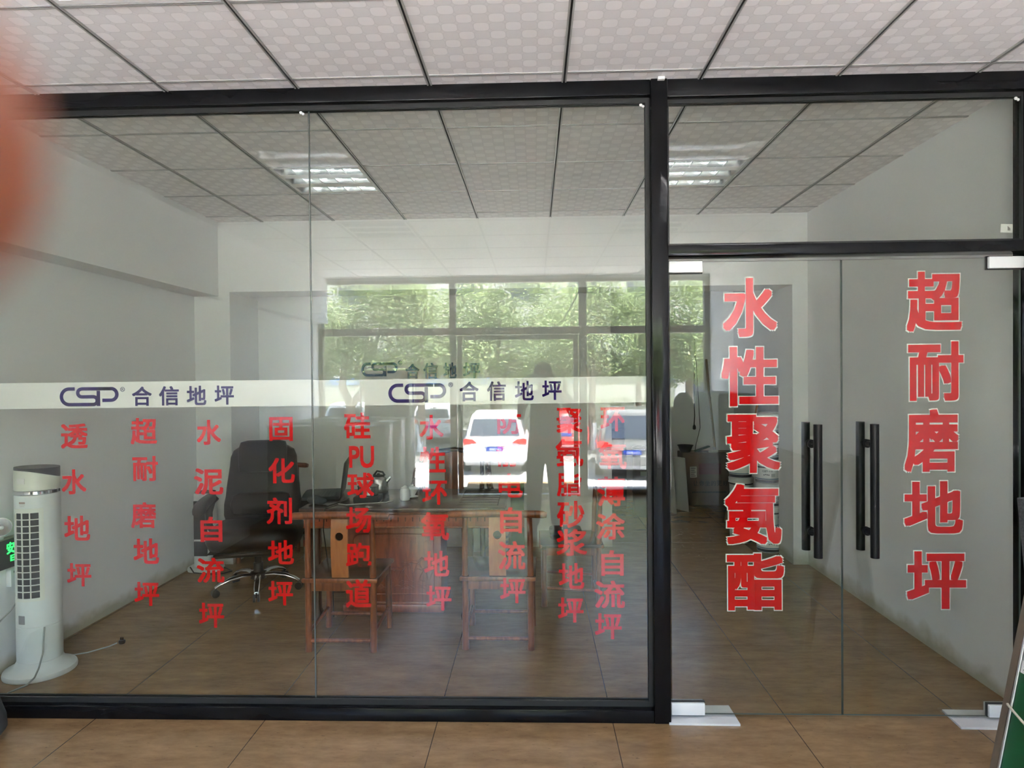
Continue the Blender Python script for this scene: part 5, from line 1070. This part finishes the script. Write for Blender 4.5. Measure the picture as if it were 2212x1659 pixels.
tb = tree(TL[1][0], LEAF, 12, (TL[1][1], TL[1][2], GZ)); tc_ = tree(TL[2][0], LEAF2, 13, (TL[2][1], TL[2][2], GZ))
dup(tb, (TL[3][1], TL[3][2], GZ), 2.0, TL[3][0]); dup(tc_, (TL[4][1], TL[4][2], GZ), 1.0, TL[4][0])
for x, y, r, lab, src in ((-9.6, -23.5, .5, 'leafy tree far beyond the forked tree', tb), (-5.3, -24, 2.7, 'leafy tree across the road behind the silver car', tc_), (-1.8, -23.2, 4.0, 'leafy tree across the road beyond the white estate car', tb), (1.4, -24.0, 1.4, 'leafy tree across the road behind the red car', tc_), (4.6, -23.5, 5.0, 'leafy tree across the road at the door side', tb), (8.4, -22, 3.3, 'leafy tree farthest along the road at the door side', tc_), (-12.5, -20.5, 1.1, 'leafy tree farthest along the road at the drum side', tc_)):
    dup(src, (x, y, GZ), r, lab)
rnd = random.Random(5); bm = leaf_mesh(14000, 1, 1, 1, 21, [(-13 + k * .42 + rnd.uniform(-.1, .1), -25.6 + rnd.uniform(-.1, .1), GZ + z, .38) for k in range(60) for z in (.35, .85, 1.3)])
o = obj('darkening_hedge', bm, LEAF, smooth=False); tag(o, 'long green hedge added across the road to darken the reflected street', 'hedge')  # added hedge, darkens the street mirrored over the logo band
t = thing('hoarding', 'white site hoarding with blue coping along the far side of the road', 'hoarding', (0, 0, GZ))
for k in range(10):
    bm = new(); box(bm, -13 + k * 2.0, -11.04 + k * 2.0, -27.05, -27.0, .0, 2.25); p = obj('panel', bm, mat('hoarding_white', (0.35, 0.36, 0.33), .6) if 'hoarding_white' not in MATS else MATS['hoarding_white'], t)
    bm = new(); box(bm, -13 + k * 2.0, -11.04 + k * 2.0, -27.06, -26.98, 2.2505, 2.60); obj('coping', bm, mat('hoarding_blue', (0.04, 0.20, 0.55), .5) if 'hoarding_blue' not in MATS else MATS['hoarding_blue'], p)
b = thing('building', 'pale apartment building beyond the street trees', 'building', (0, -40, GZ))
bm = new(); box(bm, -24, 24, -8, 0, 0, 14); obj('wall', bm, mat('pale_facade', (0.50, 0.49, 0.46), .8), b)
for fz in range(4):
    for k in range(11):
        bm = new(); box(bm, -21.5 + k * 4, -19.5 + k * 4, 0.0, .06, 1.4 + fz * 3.2, 2.9 + fz * 3.2); obj('window', bm, CARGLASS, b)
